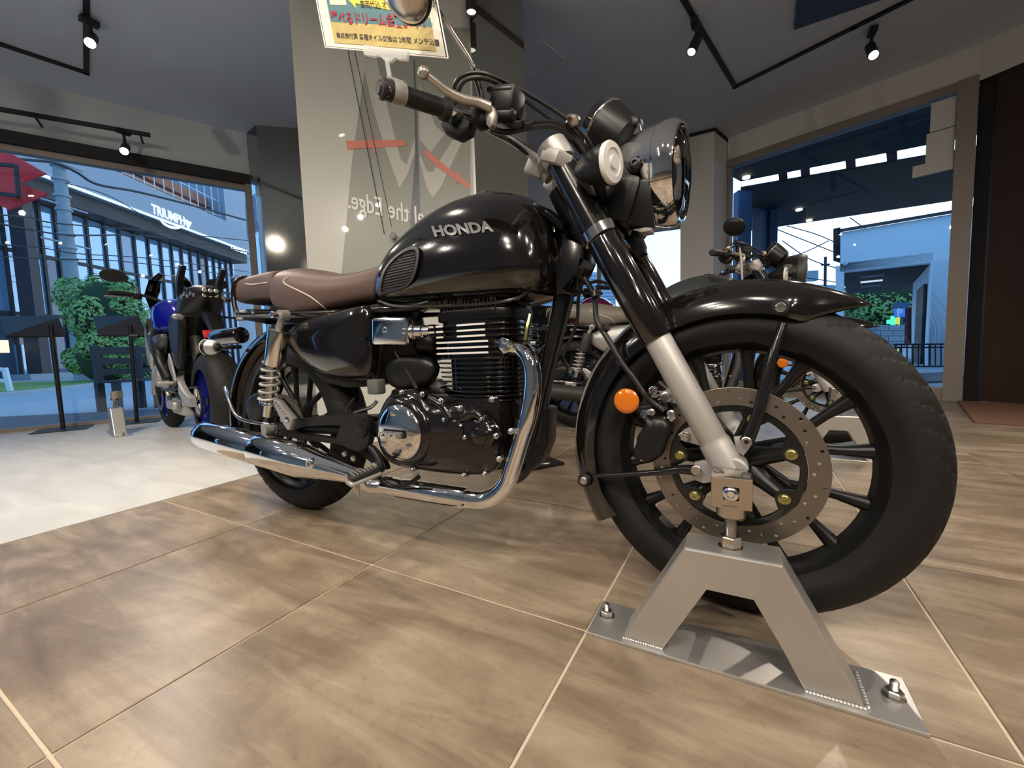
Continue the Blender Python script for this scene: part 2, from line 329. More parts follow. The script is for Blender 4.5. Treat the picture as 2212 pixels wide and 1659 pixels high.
# left shop window ------------------------------------------------------
LA = Vector((-5.50, .05, 0)); LB = Vector((-4.64, 1.82, 0)); LD = (LB - LA).normalized(); LN = Vector((LD.y, -LD.x, 0)); LS = LA - LD * 5.2
def LP(s, z, off=0): return LS + LD * s + LN * off + Vector((0, 0, z))
LL = (LB - LS).length
def slab(b, s0, s1, z0, z1, o0, o1):
    q = [LP(s0, z0, o0), LP(s1, z0, o0), LP(s1, z0, o1), LP(s0, z0, o1)]; b.prism(q, (0, 0, z1 - z0)); return b
hd = struct('wall_left', slab(B(), 0, LL + .1, 2.47, H, -.12, 0), M['ceil2'], smooth=False)
wl = struct('window_1', slab(slab(B(), 0, LL, 0, .035, -.08, .03), 0, LL, 2.37, 2.47, -.10, -.02), M['framew'], smooth=False)
struct('window_head', slab(B(), 0, LL, 2.42, 2.52, -.06, .03), M['black'], wl, smooth=False)
struct('window_pane', slab(B(), 0, LL, .03, 2.38, -.05, -.04), M['glass'], wl, smooth=False)
struct('window_post', slab(B(), LL - .05, LL + .01, 0, 2.5, -.08, .02), M['framew'], wl, smooth=False)
struct('window_post', slab(B(), 3.05, 3.12, 0, 2.4, -.08, .02), M['framew'], wl, smooth=False)
# mirror clad pier at the end of the window -----------------------------
C0 = G(553, 270, H); C1 = G(646, 277, H); cd_ = (C1 - C0); cd_.z = 0; cd_.normalize(); C0.z = C1.z = 0
C2 = C0 + cd_ * 1.6
pn = Vector((-cd_.y, cd_.x, 0)); 
pier = struct('wall_pier', B().prism([C0, C2, C2 + pn * .25, C0 + pn * .25], (0, 0, H)), M['mirror'], smooth=False)
struct('trim_1', B().prism([LB, C0, C0 + pn * .05, LB + Vector((0, .05, 0))], (0, 0, H)), M['glass'], smooth=False)
struct('wall_rear', B().prism([C2, C2 + pn * .3, (-3.0, 4.3, 0), (-2.9, 4.2, 0)], (0, 0, H)), M['wallw'], smooth=False)
# rear wall with low windows -------------------------------------------
RA = Vector((-2.9, 4.25, 0)); RB = Vector((-.58, 4.52, 0)); rd = (RB - RA).normalized(); rn = Vector((-rd.y, rd.x, 0))
def rwall(b, s0, s1, z0, z1, o0=0, o1=.12):
    a = RA + rd * s0; c = RA + rd * s1; return b.prism([a + rn * o0 + Vector((0, 0, z0)), c + rn * o0 + Vector((0, 0, z0)), c + rn * o1 + Vector((0, 0, z0)), a + rn * o1 + Vector((0, 0, z0))], (0, 0, z1 - z0))
RL = (RB - RA).length
struct('wall_back', rwall(rwall(B(), -.1, RL, 2.02, H), -.1, RL, 0, .12), M['ceil'], smooth=False)
w2 = struct('window_2', rwall(rwall(rwall(B(), 0, RL, .12, .18, 0, .08), 0, RL, 1.96, 2.02, 0, .08), RL * .55, RL * .55 + .05, .18, 1.96, 0, .08), M['framew'], smooth=False)
struct('window_pane', rwall(B(), 0, RL, .18, 1.96, .04, .045), M['glass'], w2, smooth=False)
# pillar beside the right window ----------------------------------------
PL = [Vector((-.62, 4.40, 0)), Vector((-.27, 4.40, 0)), Vector((-.13, 4.82, 0)), Vector((-.60, 4.86, 0))]
struct('wall_pillar', B().prism(PL, (0, 0, H)), M['pillar'], smooth=False)
struct('trim_2', B().prism([PL[0] + Vector((-.02, -.012, H - .035)), PL[1] + Vector((.012, -.012, H - .035)), PL[2] + Vector((.012, 0, H - .035)), PL[3] + Vector((-.02, 0, H - .035))], (0, 0, .034)), M['black'], smooth=False)
# right window -----------------------------------------------------------
wd = (WR1 - WR0).normalized(); wn = Vector((-wd.y, wd.x, 0))
def wslab(b, s0, s1, z0, z1, o0, o1):
    a = WR0 + wd * s0; c = WR0 + wd * s1; k = Vector((0, 0, z0)); return b.prism([a + wn * o0 + k, c + wn * o0 + k, c + wn * o1 + k, a + wn * o1 + k], (0, 0, z1 - z0))
WL = (WR1 - WR0).length
struct('wall_right', wslab(B(), 0, WL + .12, 2.66, H, 0, .12), M['wallw'], smooth=False)
w3 = struct('window_3', wslab(wslab(wslab(wslab(B(), 0, WL, 0, .11, -.02, .1), 0, WL, 2.62, 2.70, -.02, .1), WL - .07, WL + .05, 0, 2.7, -.04, .1), 0, .03, 0, 2.66, 0, .08), M['framew'], smooth=False)
struct('window_pane', wslab(B(), .03, WL - .07, .11, 2.62, .04, .045), M['glass'], w3, smooth=False)
lp = wslab(B(), WL - .23, WL - .075, 2.36, 2.60, -.005, .02); lp = wslab(lp, WL - .25, WL - .075, 2.10, 2.35, -.005, .02)
struct('window_panel', lp, M['wallw'], w3, smooth=False)
struct('window_panel', wslab(B(), WL - .33, WL - .075, 2.0, 2.10, -.012, .02), M['wallw'], w3, smooth=False)
# walnut panelled door at the far right -----------------------------------
D0 = WR1 + wd * .05; D1 = G(2290, 882); D1.z = 0; dd = (D1 - D0).normalized(); D2 = D0 + dd * 3.2; dn = Vector((-dd.y, dd.x, 0))
def dsl(b, s0, s1, z0, z1, o0, o1):
    a = D0 + dd * s0; c = D0 + dd * s1; k = Vector((0, 0, z0)); return b.prism([a + dn * o0 + k, c + dn * o0 + k, c + dn * o1 + k, a + dn * o1 + k], (0, 0, z1 - z0))
struct('wall_right', dsl(dsl(B(), 0, 3.4, 2.66, H, 0, .15), 2.2, 3.4, 0, 2.66, 0, .15), M['wallw'], smooth=False)
dr = struct('door_1', dsl(B(), .10, 2.2, .01, 2.64, .02, .07), M['wood'], smooth=False)
struct('door_frame', dsl(dsl(B(), .0, .09, 0, 2.66, .01, .10), 0, 2.2, 2.63, 2.67, .01, .1), M['black'], dr, smooth=False)
# ceiling, unseen walls ---------------------------------------------------
cpts = [LS + Vector((-.2, 0, 0)), LB + Vector((-.1, .1, 0)), C0 + pn * .25, C2 + pn * .3, (-3, 4.4, 0), (-.6, 4.8, 0), (-.1, 4.85, 0), WR1 + wn * .1, D2, (5.5, 3.9, 0), (5.5, -5.5, 0), (-8.8, -5.5, 0)]
struct('ceiling', B().prism([Vector((p[0], p[1], H)) for p in cpts], (0, 0, .15)), M['ceil'], smooth=False)
struct('wall_front', B().box((-1.5, -5.5, H / 2), (14, .1, H)), M['wallw'], smooth=False)
struct('wall_side', B().box((5.5, -.8, H / 2), (.1, 9.6, H)), M['wallw'], smooth=False)
struct('wall_left_rear', B().prism([LS, LS + Vector((.1, 0, 0)), (-8.5, -5.5, 0), (-8.6, -5.5, 0)], (0, 0, H)), M['wallw'], smooth=False)
# big column with painted banner reflection ---------------------------------------------
ca = Vector((-2.45, .95, 0)); cb_ = Vector((-1.27, 1.72, 0))
def K(px, py, off=0.0): return V(px, py, ca, cb_, off)
def K0(px, py): p = K(px, py); p.z = 0; return p
k1, k2, k3 = K0(647, 330), K0(1017, 230), K0(1137, 250); kn = Vector((-(cb_ - ca).y, (cb_ - ca).x, 0)).normalized()
struct('wall_column', B().prism([k1, k2, k2 + kn * .45, k1 + kn * .45], (0, 0, H)), M['column'], smooth=False)
struct('wall_column', B().prism([k2 + kn * .01, k3 + kn * .01, k3 + kn * .45, k2 + kn * .45], (0, 0, H)), M['mirror'], smooth=False)
struct('trim_4', B().prism([k2, k2 + (k3 - k2) * .04, k2 + (k3 - k2) * .04 + kn * .01, k2 + kn * .01], (0, 0, H)), M['castalu'], smooth=False)
gr = empty('banner_reflection', K0(850, 300)); tag(gr, 'painted reflection of a pale banner with red strokes and mirrored white slogan on the grey column', 'banner')  # mirror image of a banner, painted onto the column as flat shapes
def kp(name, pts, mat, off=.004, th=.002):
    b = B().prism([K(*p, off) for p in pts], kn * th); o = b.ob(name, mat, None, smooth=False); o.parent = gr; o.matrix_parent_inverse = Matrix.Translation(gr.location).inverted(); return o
M['refl_grey'] = P('reflected_grey', (.27, .28, .245), .35, coat=.2); M['refl_pale'] = P('reflected_pale', (.47, .475, .42), .35, coat=.2); M['refl_red'] = P('reflected_red', (.62, .20, .155), .4, coat=.2); M['refl_white'] = P('reflected_white', (.75, .75, .72), .4, coat=.2); M['dk_seam'] = P('seam_dark', (.10, .12, .14), .3, coat=.2)
kp('reflected_field', [(800, 60), (1016, 60), (1016, 620), (735, 620), (760, 350)], M['refl_grey'], .002)
kp('chevron', [(782, 130), (806, 235), (832, 320), (863, 406), (880, 378), (896, 330), (896, 300), (878, 356), (866, 345), (852, 290), (830, 205), (812, 120)], M['refl_pale'])
kp('chevron', [(906, 345), (922, 405), (935, 427), (952, 405), (985, 335), (1015, 270), (1015, 255), (990, 285), (960, 330), (935, 372), (922, 370), (908, 335)], M['refl_pale'])
kp('chevron', [(960, 290), (930, 330), (906, 300), (906, 180), (925, 230), (940, 270)], M['refl_pale'], .003)
kp('reflected_stroke', [(747, 304), (868, 302), (879, 312), (870, 316), (750, 322)], M['refl_red'], .006)
kp('reflected_stroke', [(801, 293), (806, 293), (813, 330), (808, 333)], M['refl_red'], .007)
kp('reflected_stroke', [(914, 330), (921, 322), (952, 350), (1016, 398), (1016, 410), (975, 382), (945, 362)], M['refl_red'], .006)
kp('reflected_stroke', [(990, 369), (995, 371), (989, 396), (984, 393)], M['refl_red'], .007)
kp('dark_seam', [(893, 130), (896, 130), (908, 480), (905, 560), (890, 560), (886, 480), (897, 330)], M['dk_seam'], .005)
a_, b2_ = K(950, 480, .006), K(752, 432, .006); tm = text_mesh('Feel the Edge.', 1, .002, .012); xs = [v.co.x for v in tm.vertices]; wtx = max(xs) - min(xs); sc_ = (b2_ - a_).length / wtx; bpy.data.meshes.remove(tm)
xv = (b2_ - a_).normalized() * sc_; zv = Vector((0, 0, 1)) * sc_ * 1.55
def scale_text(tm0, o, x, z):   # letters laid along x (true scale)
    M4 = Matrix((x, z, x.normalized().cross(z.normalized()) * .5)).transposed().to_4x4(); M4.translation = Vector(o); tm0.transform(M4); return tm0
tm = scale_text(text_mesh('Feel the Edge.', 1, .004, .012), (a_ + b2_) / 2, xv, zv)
o = mk('reflected_slogan', tm, M['refl_white'], None, smooth=False); o.parent = gr; o.matrix_parent_inverse = Matrix.Translation(gr.location).inverted()
hw = empty('lamp_arm_reflection', K0(848, 508)); tag(hw, 'mirror image of a lamp arm, shaped as two thin strands and a round knob on the grey column', 'cable')  # reflected lamp arm, modelled as solid strands and a knob
def hk(o): o.parent = hw; o.matrix_parent_inverse = Matrix.Translation(hw.location).inverted(); return o
hk(B().tube([K(735, -40, .06), K(846, 490, .05)], .0022, 6, smooth=False).ob('strand', M['cable'])); hk(B().tube([K(722, -40, .02), K(830, 505, .01)], .0022, 6, smooth=False).ob('strand', M['cable']))
hk(B().cyl(K(848, 508, .02), K(848, 508, .07), .022, bev=.004).ob('knob', M['castalu']))
# access hatch, cassette air conditioner ------------------------------------
def flat4(pts, z): return [G(px, py, z) for px, py in pts]
q = flat4([(1168, 85), (1221, 130), (1155, 168), (1100, 118)], H - .004); b = B()
for a, c in zip(q, q[1:] + q[:1]): b.tube([a, c], .006, 4, smooth=False)
o = b.ob('access_hatch', M['wallw'], smooth=False); tag(o, 'thin pale square hatch outline in the grey ceiling beside the column', 'hatch')
ac = G(1715, 66, H - .03); ax = (G(1900, 2, H - .03) - ac).normalized(); ay = Vector((-ax.y, ax.x, 0)); 
if ay.y > 0: ay = -ay
act = empty('air_conditioner', (ac + (ax + ay) * .45)); tag(act, 'dark blue square cassette air conditioner set in the ceiling', 'air conditioner')
def sub(o, root): o.parent = root; o.matrix_parent_inverse = Matrix.Translation(root.location).inverted(); return o
M['acblue'] = P('ac_dark_blue', (.03, .04, .07), .5)
sub(B().prism([ac, ac + ax * .9, ac + (ax + ay) * .9, ac + ay * .9], (0, 0, .028), .004).ob('panel', M['acblue'], smooth=False), act)
sub(B().lathe(ac + (ax + ay) * .45 + Vector((0, 0, -.012)), (0, 0, 1), [(0, .28), (.012, .30), (.02, .30)], 32).ob('grille', M['black']), act)
# lighting tracks ------------------------------------------------------------
def track(pts, name, label, z=H - .02, w=.034):
    b = B()
    for a, c in zip(pts, pts[1:]):
        a = Vector((a[0], a[1], z)); c = Vector((c[0], c[1], z)); d = (c - a).normalized(); n = Vector((-d.y, d.x, 0)) * w / 2; b.prism([a + n - d * w / 2, c + n + d * w / 2, c - n + d * w / 2, a - n - d * w / 2], (0, 0, .018))
    o = b.ob(name, M['black'], smooth=False); tag(o, label, 'track', 'black lighting tracks'); return o
gh = lambda x, y: G(x, y, H - .02)
t1 = [gh(1466, 0), gh(1588, 190), gh(1845, 62), gh(1845, 62) + (gh(1845, 62) - gh(1588, 190)) * 1.2]
t1[0] = t1[1] + (gh(1490, 25) - t1[1]) * 2.2
track(t1, 'lighting_track', 'black ceiling track turning a corner above the headlight')
t2 = [gh(0, 98) + (gh(0, 98) - gh(187, 160)) * 1.0, gh(187, 160), gh(187, 160) + (gh(187, 120) - gh(187, 160)) * 7]
track(t2, 'lighting_track', 'black ceiling track with a corner at the upper left')
wt0, wt1 = V(0, 236, LA, LB, .22), V(325, 292, LA, LB, .22); wt0 = wt1 + (wt0 - wt1) * 1.6
b = B().tube([wt0, wt1], .022, 4, smooth=False)
for f_ in (.05, .5, .9): w_ = wt1.lerp(wt0, f_); b.tube([w_, w_ - LN * .215], .009, 6, smooth=False)
o = b.ob('lighting_track', M['black'], smooth=False); tag(o, 'straight black rail bracketed off the beam above the left window', 'track', 'black lighting tracks')
tk = [(-.9, -3.8), (-.9, -1.9), (2.4, -1.9), (2.4, -3.8)]
track(tk, 'lighting_track', 'black ceiling track behind the viewer over the open floor')
track([(-3.4, -3.4), (-3.4, -1.0)], 'lighting_track', 'short black ceiling track over the pale floor behind the viewer')
lampn = 0
def spot(pos, aim, label, lit=True, power=1.0, top=H, group=None):
    pos = Vector(pos); aim = Vector(aim); d = (aim - pos).normalized(); r = empty('track_spotlight', (pos.x, pos.y, top - .02)); tag(r, label, 'spotlight', group)
    base = Vector((pos.x, pos.y, top - .04)); j = pos - d * .07
    sub(B().box(base, (.05, .10, .035), bev=.003).ob('adapter', M['black'], smooth=False), r)
    sub(B().tube([base, j], .012, 8, smooth=False).ob('stem', M['black']), r)
    sub(B().lathe(pos - d * .09, d, [(0, .030), (.004, .034), (.175, .034), (.175, .030), (.165, .029)], 24).ob('lamp_head', M['black']), r)
    sub(B().lathe(pos - d * .09, d, [(.166, .0), (.1665, .0285)], 24, cap=False).ob('lens', M['lampglow'] if lit else M['lampoff']), r)
    if lit:
        l = bpy.data.lights.new('spot', 'SPOT'); l.energy = LAMP_W * power; l.color = (1, .885, .75); l.spot_size = math.radians(105); l.spot_blend = .75; l.shadow_soft_size = .03
        lo = bpy.data.objects.new('spot', l); COL.objects.link(lo); lo.location = pos + d * .085; lo.rotation_euler = d.to_track_quat('-Z', 'Y').to_euler(); sub(lo, r)
    return r
spot(gh(1885, 62) + Vector((0, 0, -.16)), (.9, 1.2, .3), 'glaring ceiling spotlight at the upper right, lens towards the viewer', power=.9)
p_ = t1[1] + (t1[0] - t1[1]).normalized() * 1.12; spot(p_ + Vector((0, 0, -.17)), (-1.0, 1.1, .3), 'black tube spotlight angled down left of the track corner', lit=False)
spot(gh(192, 40) + Vector((0, 0, -.14)), (-1.5, -.8, .4), 'glaring spotlight below the upper left track corner', power=.9)
spot(V(270, 322, LA, LB, .22), (-2.2, -.5, .5), 'glaring spotlight just above the left shop window', power=.6, top=V(270, 283, LA, LB, .22).z + .03)
spot(K(1028, -40, .30) * 1.0 + Vector((.1, -.35, .0)), (-.9, .2, .6), 'spotlight above the dark mirror side of the column', power=.7) if False else None
for (x, y, ax_, ay_, pw) in [(-.9, -3.6, -.8, -.4, 1), (-.9, -2.8, -1.2, 0, 1.1), (-.9, -2.1, -.3, -.2, 1.1), (0.0, -1.9, -.4, .1, 1.0), (.9, -1.9, .1, -.1, 1.1), (1.8, -1.9, .2, .2, 1.1), (2.4, -2.7, .3, .1, 1), (2.4, -3.5, .5, -.5, .9), (-3.4, -1.2, -3.4, -.3, 1.1), (-3.4, -2.0, -2.9, -.5, 1.05), (-3.4, -2.9, -2.6, -.9, .95), (1.5, 1.2, 1.0, .8, .9), (3.2, -.4, 1.5, 0, 1.0), (3.2, 1.6, 1.8, 1.4, .8)]:
    spot((x, y, H - .19), (ax_, ay_, .2), 'one of the ceiling spotlights behind the viewer that glint on the tank', power=pw, group='ceiling spotlights behind the viewer')
spot((-2.5, -2.04, H - .17), (-3.9, .6, .8), 'ceiling spotlight whose glare shows in the smoked mirror pier beside the window', power=.9)
spot((-1.494, 1.385, H - .19), (-1.494, 1.36, 0), 'black tube spotlight mirrored in the smoked panel right of the column', lit=False)
track([(-1.60, 1.445), (-.70, 1.29)], 'lighting_track', 'black ceiling track mirrored in the smoked panel of the column')
spot((-1.9, -.35, H - .19), (-1.2, .1, .5), 'ceiling spotlight high over the rear of the black motorcycle', power=.8)
# door mat --------------------------------------------------------------------
mp_ = [G(2068, 868), G(2104, 914), G(2212, 921) + (G(2212, 921) - G(2104, 914)) * 3, G(2212, 921) + (G(2212, 921) - G(2104, 914)) * 3 + (G(2068, 868) - G(2104, 914))]
o = B().prism([Vector((p.x, p.y, .0)) for p in mp_], (0, 0, .012), .003).ob('door_mat', M['mat'], smooth=False); tag(o, 'orange-brown coir mat on the floor before the dark door', 'mat')
# ================================================================== THE BLACK MOTORCYCLE
bike = empty('motorcycle', (0, 0, 0)); tag(bike, 'glossy black retro motorcycle with brown seat, clamped upright in the foreground', 'motorcycle')
def tyre_mesh(R, w, rim_r, groove=9.0, seg=360, sign=1):
    prof = []
    tr = R - .55 * w * .0
    n = 18
    for k in range(n + 1):
        t = -1 + 2 * k / n; a = abs(t)
        y = t * w / 2; r = R - .55 * w * (1 - math.sqrt(max(0, 1 - a * a * .96))); prof.append((y, r, a))
    side = [(w * .505, R - .055 * w * 10 * .1 - w * .52, 9), (w * .47, R - w * .66, 9), (w * .40, rim_r + .004, 9), (w * .37, rim_r - .004, 9)]
    full = [(-y, r, a) for y, r, a in side[::-1]] + prof + side
    bm = bmesh.new(); rings = []
    for s in range(seg):
        th = 2 * PI * s / seg; deg = 360 * s / seg; ring = []
        for y, r, a in full:
            rr = r
            if groove and a < .93:
                g = (deg + (a * 16.0 if y * sign > 0 else a * 16 + groove / 2)) % groove
                if .10 < a and g < groove * .17: rr -= .005
                if a < .06: rr -= .003
            ring.append(bm.verts.new((rr * math.sin(th), y, rr * math.cos(th))))
        rings.append(ring)
    for p, q in zip(rings, rings[1:] + rings[:1]):
        for k in range(len(p) - 1): bm.faces.new((p[k], p[k + 1], q[k + 1], q[k]))
    bmesh.ops.recalc_face_normals(bm, faces=bm.faces); me = bpy.data.meshes.new('tyre'); bm.to_mesh(me); bm.free(); return me
def rim_bm(r0, w, spokes, a0, hubr=.032, arm_r=.105, wspk=.012, yspk=True, deep=True):
    b = B()
    # barrel
    b.lathe((0, -w / 2, 0), (0, 1, 0), [(0, r0 + .004), (.0, r0 - .004), (.012, r0 - .010), (.020, r0 - .020), (w * .5, r0 - .026), (w - .020, r0 - .020), (w - .012, r0 - .010), (w, r0 - .004), (w, r0 + .004), (w - .004, r0 + .004), (w * .5, r0 - .012), (.004, r0 + .004)], 96, cap=False)
    return b
def spoke_bm(a, r_hub, r_arm, r_rim, ys=True, w0=.022, w1=.0095, spread=12.85):
    b = B(); D = lambda r, ang: Vector((r * math.cos(math.radians(ang)), 0, r * math.sin(math.radians(ang))))
    if ys:
        b.tube([D(r_hub, a), D((r_hub + r_arm) / 2, a), D(r_arm, a)], [w0, w0 * .8, w0 * .62], 10, 3)
        for sg in (-1, 1):
            b.tube([D(r_arm * .86, a), D(r_arm * 1.15, a + sg * spread * .55), D((r_arm + r_rim) / 2 + .01, a + sg * spread * .9), D(r_rim, a + sg * spread)], [w1 * 1.3, w1, w1, w1 * 1.7], 10, 4)
    else: b.tube([D(r_hub, a), D(r_rim, a)], [w0, w1], 10, 3)
    return b
def disc_parts(root, y, r1=.155, r0=.1215, bolts=7, b0=19.6, rb=.1, side=-1, carrier=True, nholes=42, mat=None):
    d = empty('x'); bpy.data.objects.remove(d)
    loops = [circle(r1, 120), circle(r0, 96)]
    for k in range(nholes):
        rr = (r1 + r0) / 2 + (-.0085, 0, .0085)[k % 3]; a = 2 * PI * k / nholes; loops.append(circle(.0036, 10, (rr * math.cos(a), rr * math.sin(a))))
    me = curve_mesh(loops, .0022, .0004); me.transform(Matrix.Rotation(PI / 2, 4, 'X')); me.transform(Matrix.Translation((0, y, 0)))
    do = mk('brake_disc', me, mat or M['disc'], root, 30); 
    if carrier:
        lo = []; n = 210; step = 360 / bolts
        for k in range(n):
            a = 360 * k / n; u = ((a - b0) / step) % 1.0; u = min(u, 1 - u); lo.append((.0, 0)) if False else None
            r = .1195
            lo[k:] = [(r * math.cos(math.radians(a)), r * math.sin(math.radians(a)))]
        inner = []
        for k in range(210):
            a = 360 * k / 210; u = (((a - b0) / step) + .5) % 1.0 - .5; f = max(0, 1 - (abs(u) * step / 13.0) ** 2.2); rr = .1085 - .024 * f
            inner.append((rr * math.cos(math.radians(a)), rr * math.sin(math.radians(a))))
        loops = [lo, inner]
        for k in range(0):   # rounded windows between the arms
            c = b0 + step * (k + .5); pts = []
            for q in range(24):
                t = 2 * PI * q / 24; rr = .085 + .0235 * math.sin(t); hw = (step * .5 - 11.5) * (rr / .100) ** .35
                ang = c + hw * math.copysign(abs(math.cos(t)) ** .6, math.cos(t)); pts.append((rr * math.cos(math.radians(ang)), rr * math.sin(math.radians(ang))))
            loops.append(pts)
        me = curve_mesh(loops, .0035, .0008); me.transform(Matrix.Rotation(PI / 2, 4, 'X')); me.transform(Matrix.Translation((0, y - side * .004, 0))); mk('disc_carrier', me, M['frame'], do, 30)
        for k in range(bolts):
            a = math.radians(b0 + step * k); c = Vector((rb * math.cos(a), y, rb * math.sin(a)))
            B().lathe(c + Vector((0, side * .0015, 0)), (0, side, 0), [(0, .0105), (.002, .0105), (.0025, .0085), (.006, .0082), (.0068, .007), (.0068, .0038), (.003, .0036), (.003, 0)], 20).ob('disc_bolt', M['gold'], do, 25)
    return do
def wheel(root, name, R, w, rim_r, cx, cz, steer=0.0, spokes=7, a0=21.5, groove=9.0, arm_r=.107, discy=None, r1=.155, gsign=1, detail=True, r_rim=.224, disc_args={}):
    me = tyre_mesh(R, w, rim_r, groove, 360 if detail else 120, gsign)
    t = mk(name + '_tyre', me, M['rubber'], root, 25)
    r = rim_bm(rim_r, w * .72, spokes, a0).ob(name + '_rim', M['satin'], root, 30)
    B().lathe((0, -.062, 0), (0, 1, 0), [(0, .018), (.002, .030), (.02, .033), (.05, .040), (.074, .040), (.104, .033), (.122, .030), (.124, .018)], 32).ob(name + '_hub', M['satin'], root)
    if discy is not None and detail and cx == 0:
        for k in range(spokes):
            a = math.radians(19.6 + 360 / 7 * k); c_, s_ = math.cos(a), math.sin(a)
            B().tube([Vector((.02 * c_, -.035, .02 * s_)), Vector((.06 * c_, -.052, .06 * s_)), Vector((.092 * c_, -.068, .092 * s_)), Vector((.103 * c_, -.074, .103 * s_))], [.026, .017, .013, .012], 12, 3).ob('disc_arm', M['satin'], r)
    for k in range(spokes): spoke_bm(a0 + 360 / spokes * k, .025, arm_r, rim_r - .018).ob('spoke', M['satin'], r)
    ch = [o for o in (t, r)] + [o for o in root.children if o.name.startswith(name + '_hub')]
    if discy is not None: ch.append(disc_parts(root, discy, r1=r1, **disc_args))
    for o in ch:
        o.location = (cx, 0, cz); o.rotation_euler = (0, 0, steer)
    return ch
AX = .331
wheel(bike, 'front', .331, .104, .247, 0, AX, STEER, discy=-.081)
wheel(bike, 'rear', .3195, .132, .236, -1.44, .3195, 0, a0=5, arm_r=.10, gsign=-1, discy=-.075, r1=.12, disc_args=dict(r0=.092, nholes=30, bolts=5, rb=.078, carrier=False))
wv = B().ob if False else None
ft = [o for o in bike.children if o.name.startswith('front_tyre')][0]
# --------- fork
fdir = (U(1431, 741, -.1) - U(1215, 345, -.1)).normalized()
def forkpt(px, py, s): p = FS(px, py, -.1); 
sd = Vector((math.sin(STEER) * -1, math.cos(STEER), 0))
def FP(z, s, along=None):
    x0 = -.137 + .516 * (.582 - z); off = 0
    return Vector((x0, 0, z)) + Vector((-math.sin(STEER), math.cos(STEER), 0)) * (.1 * s)
FA = (FP(.3, -1) - FP(.9, -1)).normalized()
for s in (-1, 1):
    L = lambda z0: FP(z0, s)
    B().lathe(L(.60), FA, [(0, .0255), (.005, .027), (.24, .027), (.2415, .0265), (.25, .0295), (.33, .0295)], 32).ob('fork_slider', M['alu'], bike)
    B().lathe(L(.800), FA, [(0, .0335), (.004, .035), (.235, .0335), (.242, .031), (.242, .028)], 36).ob('fork_cover', M['paint'], bike)
    B().lathe(L(.823), FA, [(0, .0335), (.002, .0385), (.023, .0385), (.025, .034)], 40).ob('fork_ring', M['chromew'], bike)
    B().lathe(L(.985), FA, [(0, .028), (.19, .0335)], 32).ob('fork_upper_tube', M['frame'], bike)
sl = [o for o in bike.children if o.name.startswith('fork_slider')]
# axle boss + lower lug near side
B().lathe(Vector((-.006, -.125, AX)), (0, 1, 0), [(0, .022), (.004, .026), (.05, .026)], 28).ob('axle_lug', M['alu'], bike)
B().lathe(Vector((0.006, .075, AX)), (0, 1, 0), [(0, .026), (.05, .026), (.06, .018)], 28).ob('axle_lug', M['alu'], bike)
# lug plates that carry the fender stays and caliper
B().prism([FS(*p, -.098) for p in [(1585, 945), (1603, 943), (1622, 950), (1620, 968), (1606, 985), (1590, 975)]], (0, .014, 0), .002).ob('stay_lug', M['alu'], bike)
B().prism([FS(*p, -.098) for p in [(1500, 1000), (1520, 995), (1545, 1000), (1545, 1040), (1520, 1045), (1495, 1035)]], (0, .014, 0), .002).ob('stay_lug', M['alu'], bike)
B().prism([FS(*p, -.095) for p in [(1475, 930), (1500, 918), (1530, 925), (1560, 965), (1545, 985), (1510, 960), (1480, 955), (1470, 945)]], (0, .016, 0), .002).ob('caliper_bracket', M['alu'], bike)
B().prism([FS(*p, -.095) for p in [(1422, 845), (1432, 848), (1445, 838), (1462, 835), (1475, 870), (1455, 872), (1440, 866), (1428, 858)]], (0, .016, 0), .002).ob('caliper_bracket', M['alu'], bike)
for (px, py, r) in [(1439, 858, .0095), (1478, 943, .0095), (1411, 843, .008)]:
    B().lathe(FS(px, py, -.104), (0, -1, 0), [(-.004, r * 1.2), (0, r * 1.2), (.001, r), (.010, r * .95), (.012, r * .7)], 6).ob('bracket_bolt', M['chromew'], bike, 20)
# caliper
cpx = [(1402, 893), (1412, 900), (1425, 896), (1440, 900), (1452, 915), (1450, 935), (1442, 955), (1436, 975), (1420, 988), (1405, 995), (1390, 992), (1378, 985), (1373, 970), (1379, 955), (1382, 938), (1390, 925), (1398, 912)]
cal = B().pillow([FS(*p, -.088) for p in cpx], (0, -1, 0), .022, .016, 5, 3).ob('brake_caliper', M['satin'], bike)
B().prism([FS(*p, -.07) for p in [(1405, 880), (1440, 872), (1470, 885), (1478, 920), (1470, 955), (1440, 985), (1425, 985), (1450, 930), (1440, 900), (1410, 900)]], (0, .035, 0), .004).ob('caliper_body', M['satin'], cal)
for p in [(1408, 890), (1450, 893), (1389, 988)]: B().lathe(FS(*p, -.112), (0, -1, 0), [(0, .008), (.006, .008), (.008, .005)], 8).ob('caliper_pin', M['steel'], cal, 25)
for k, (a0_, a1_) in enumerate([((1447, 905), (1458, 897))]): B().cyl(FS(*a0_, -.10), FS(*a1_, -.10), .009, seg=16).ob('banjo_fitting', M['steel'], cal)
# brake hose
B().tube([FS(1455, 600 - 80, -.10), FS(1262, 600, -.06), FS(1284, 640, -.062), FS(1289, 690, -.07), FS(1315, 735, -.082), FS(1345, 785, -.088), FS(1368, 815, -.09), FS(1392, 850, -.09), FS(1410, 868, -.09), FS(1436, 888, -.095)][1:], .0065, 10).ob('brake_hose', M['hose'], bike)
for p, q in [((1285, 630), (1287, 642)), ((1303, 712), (1312, 706)), ((1337, 778), (1345, 790)), ((1408, 866), (1418, 874))]: B().cyl(FS(*p, -.075), FS(*q, -.078), .0098, seg=14).ob('hose_clip', M['steelblk'], bike)
B().lathe(FS(1354, 866, -.092), (-.05, -1, 0), [(-.012, .024), (0, .027), (.001, .0275), (.004, .0275), (.0055, .0255), (.007, .024), (.009, .016), (.0095, 0)], 40).ob('side_reflector', M['amber'], bike)['label'] = 'round amber reflector'
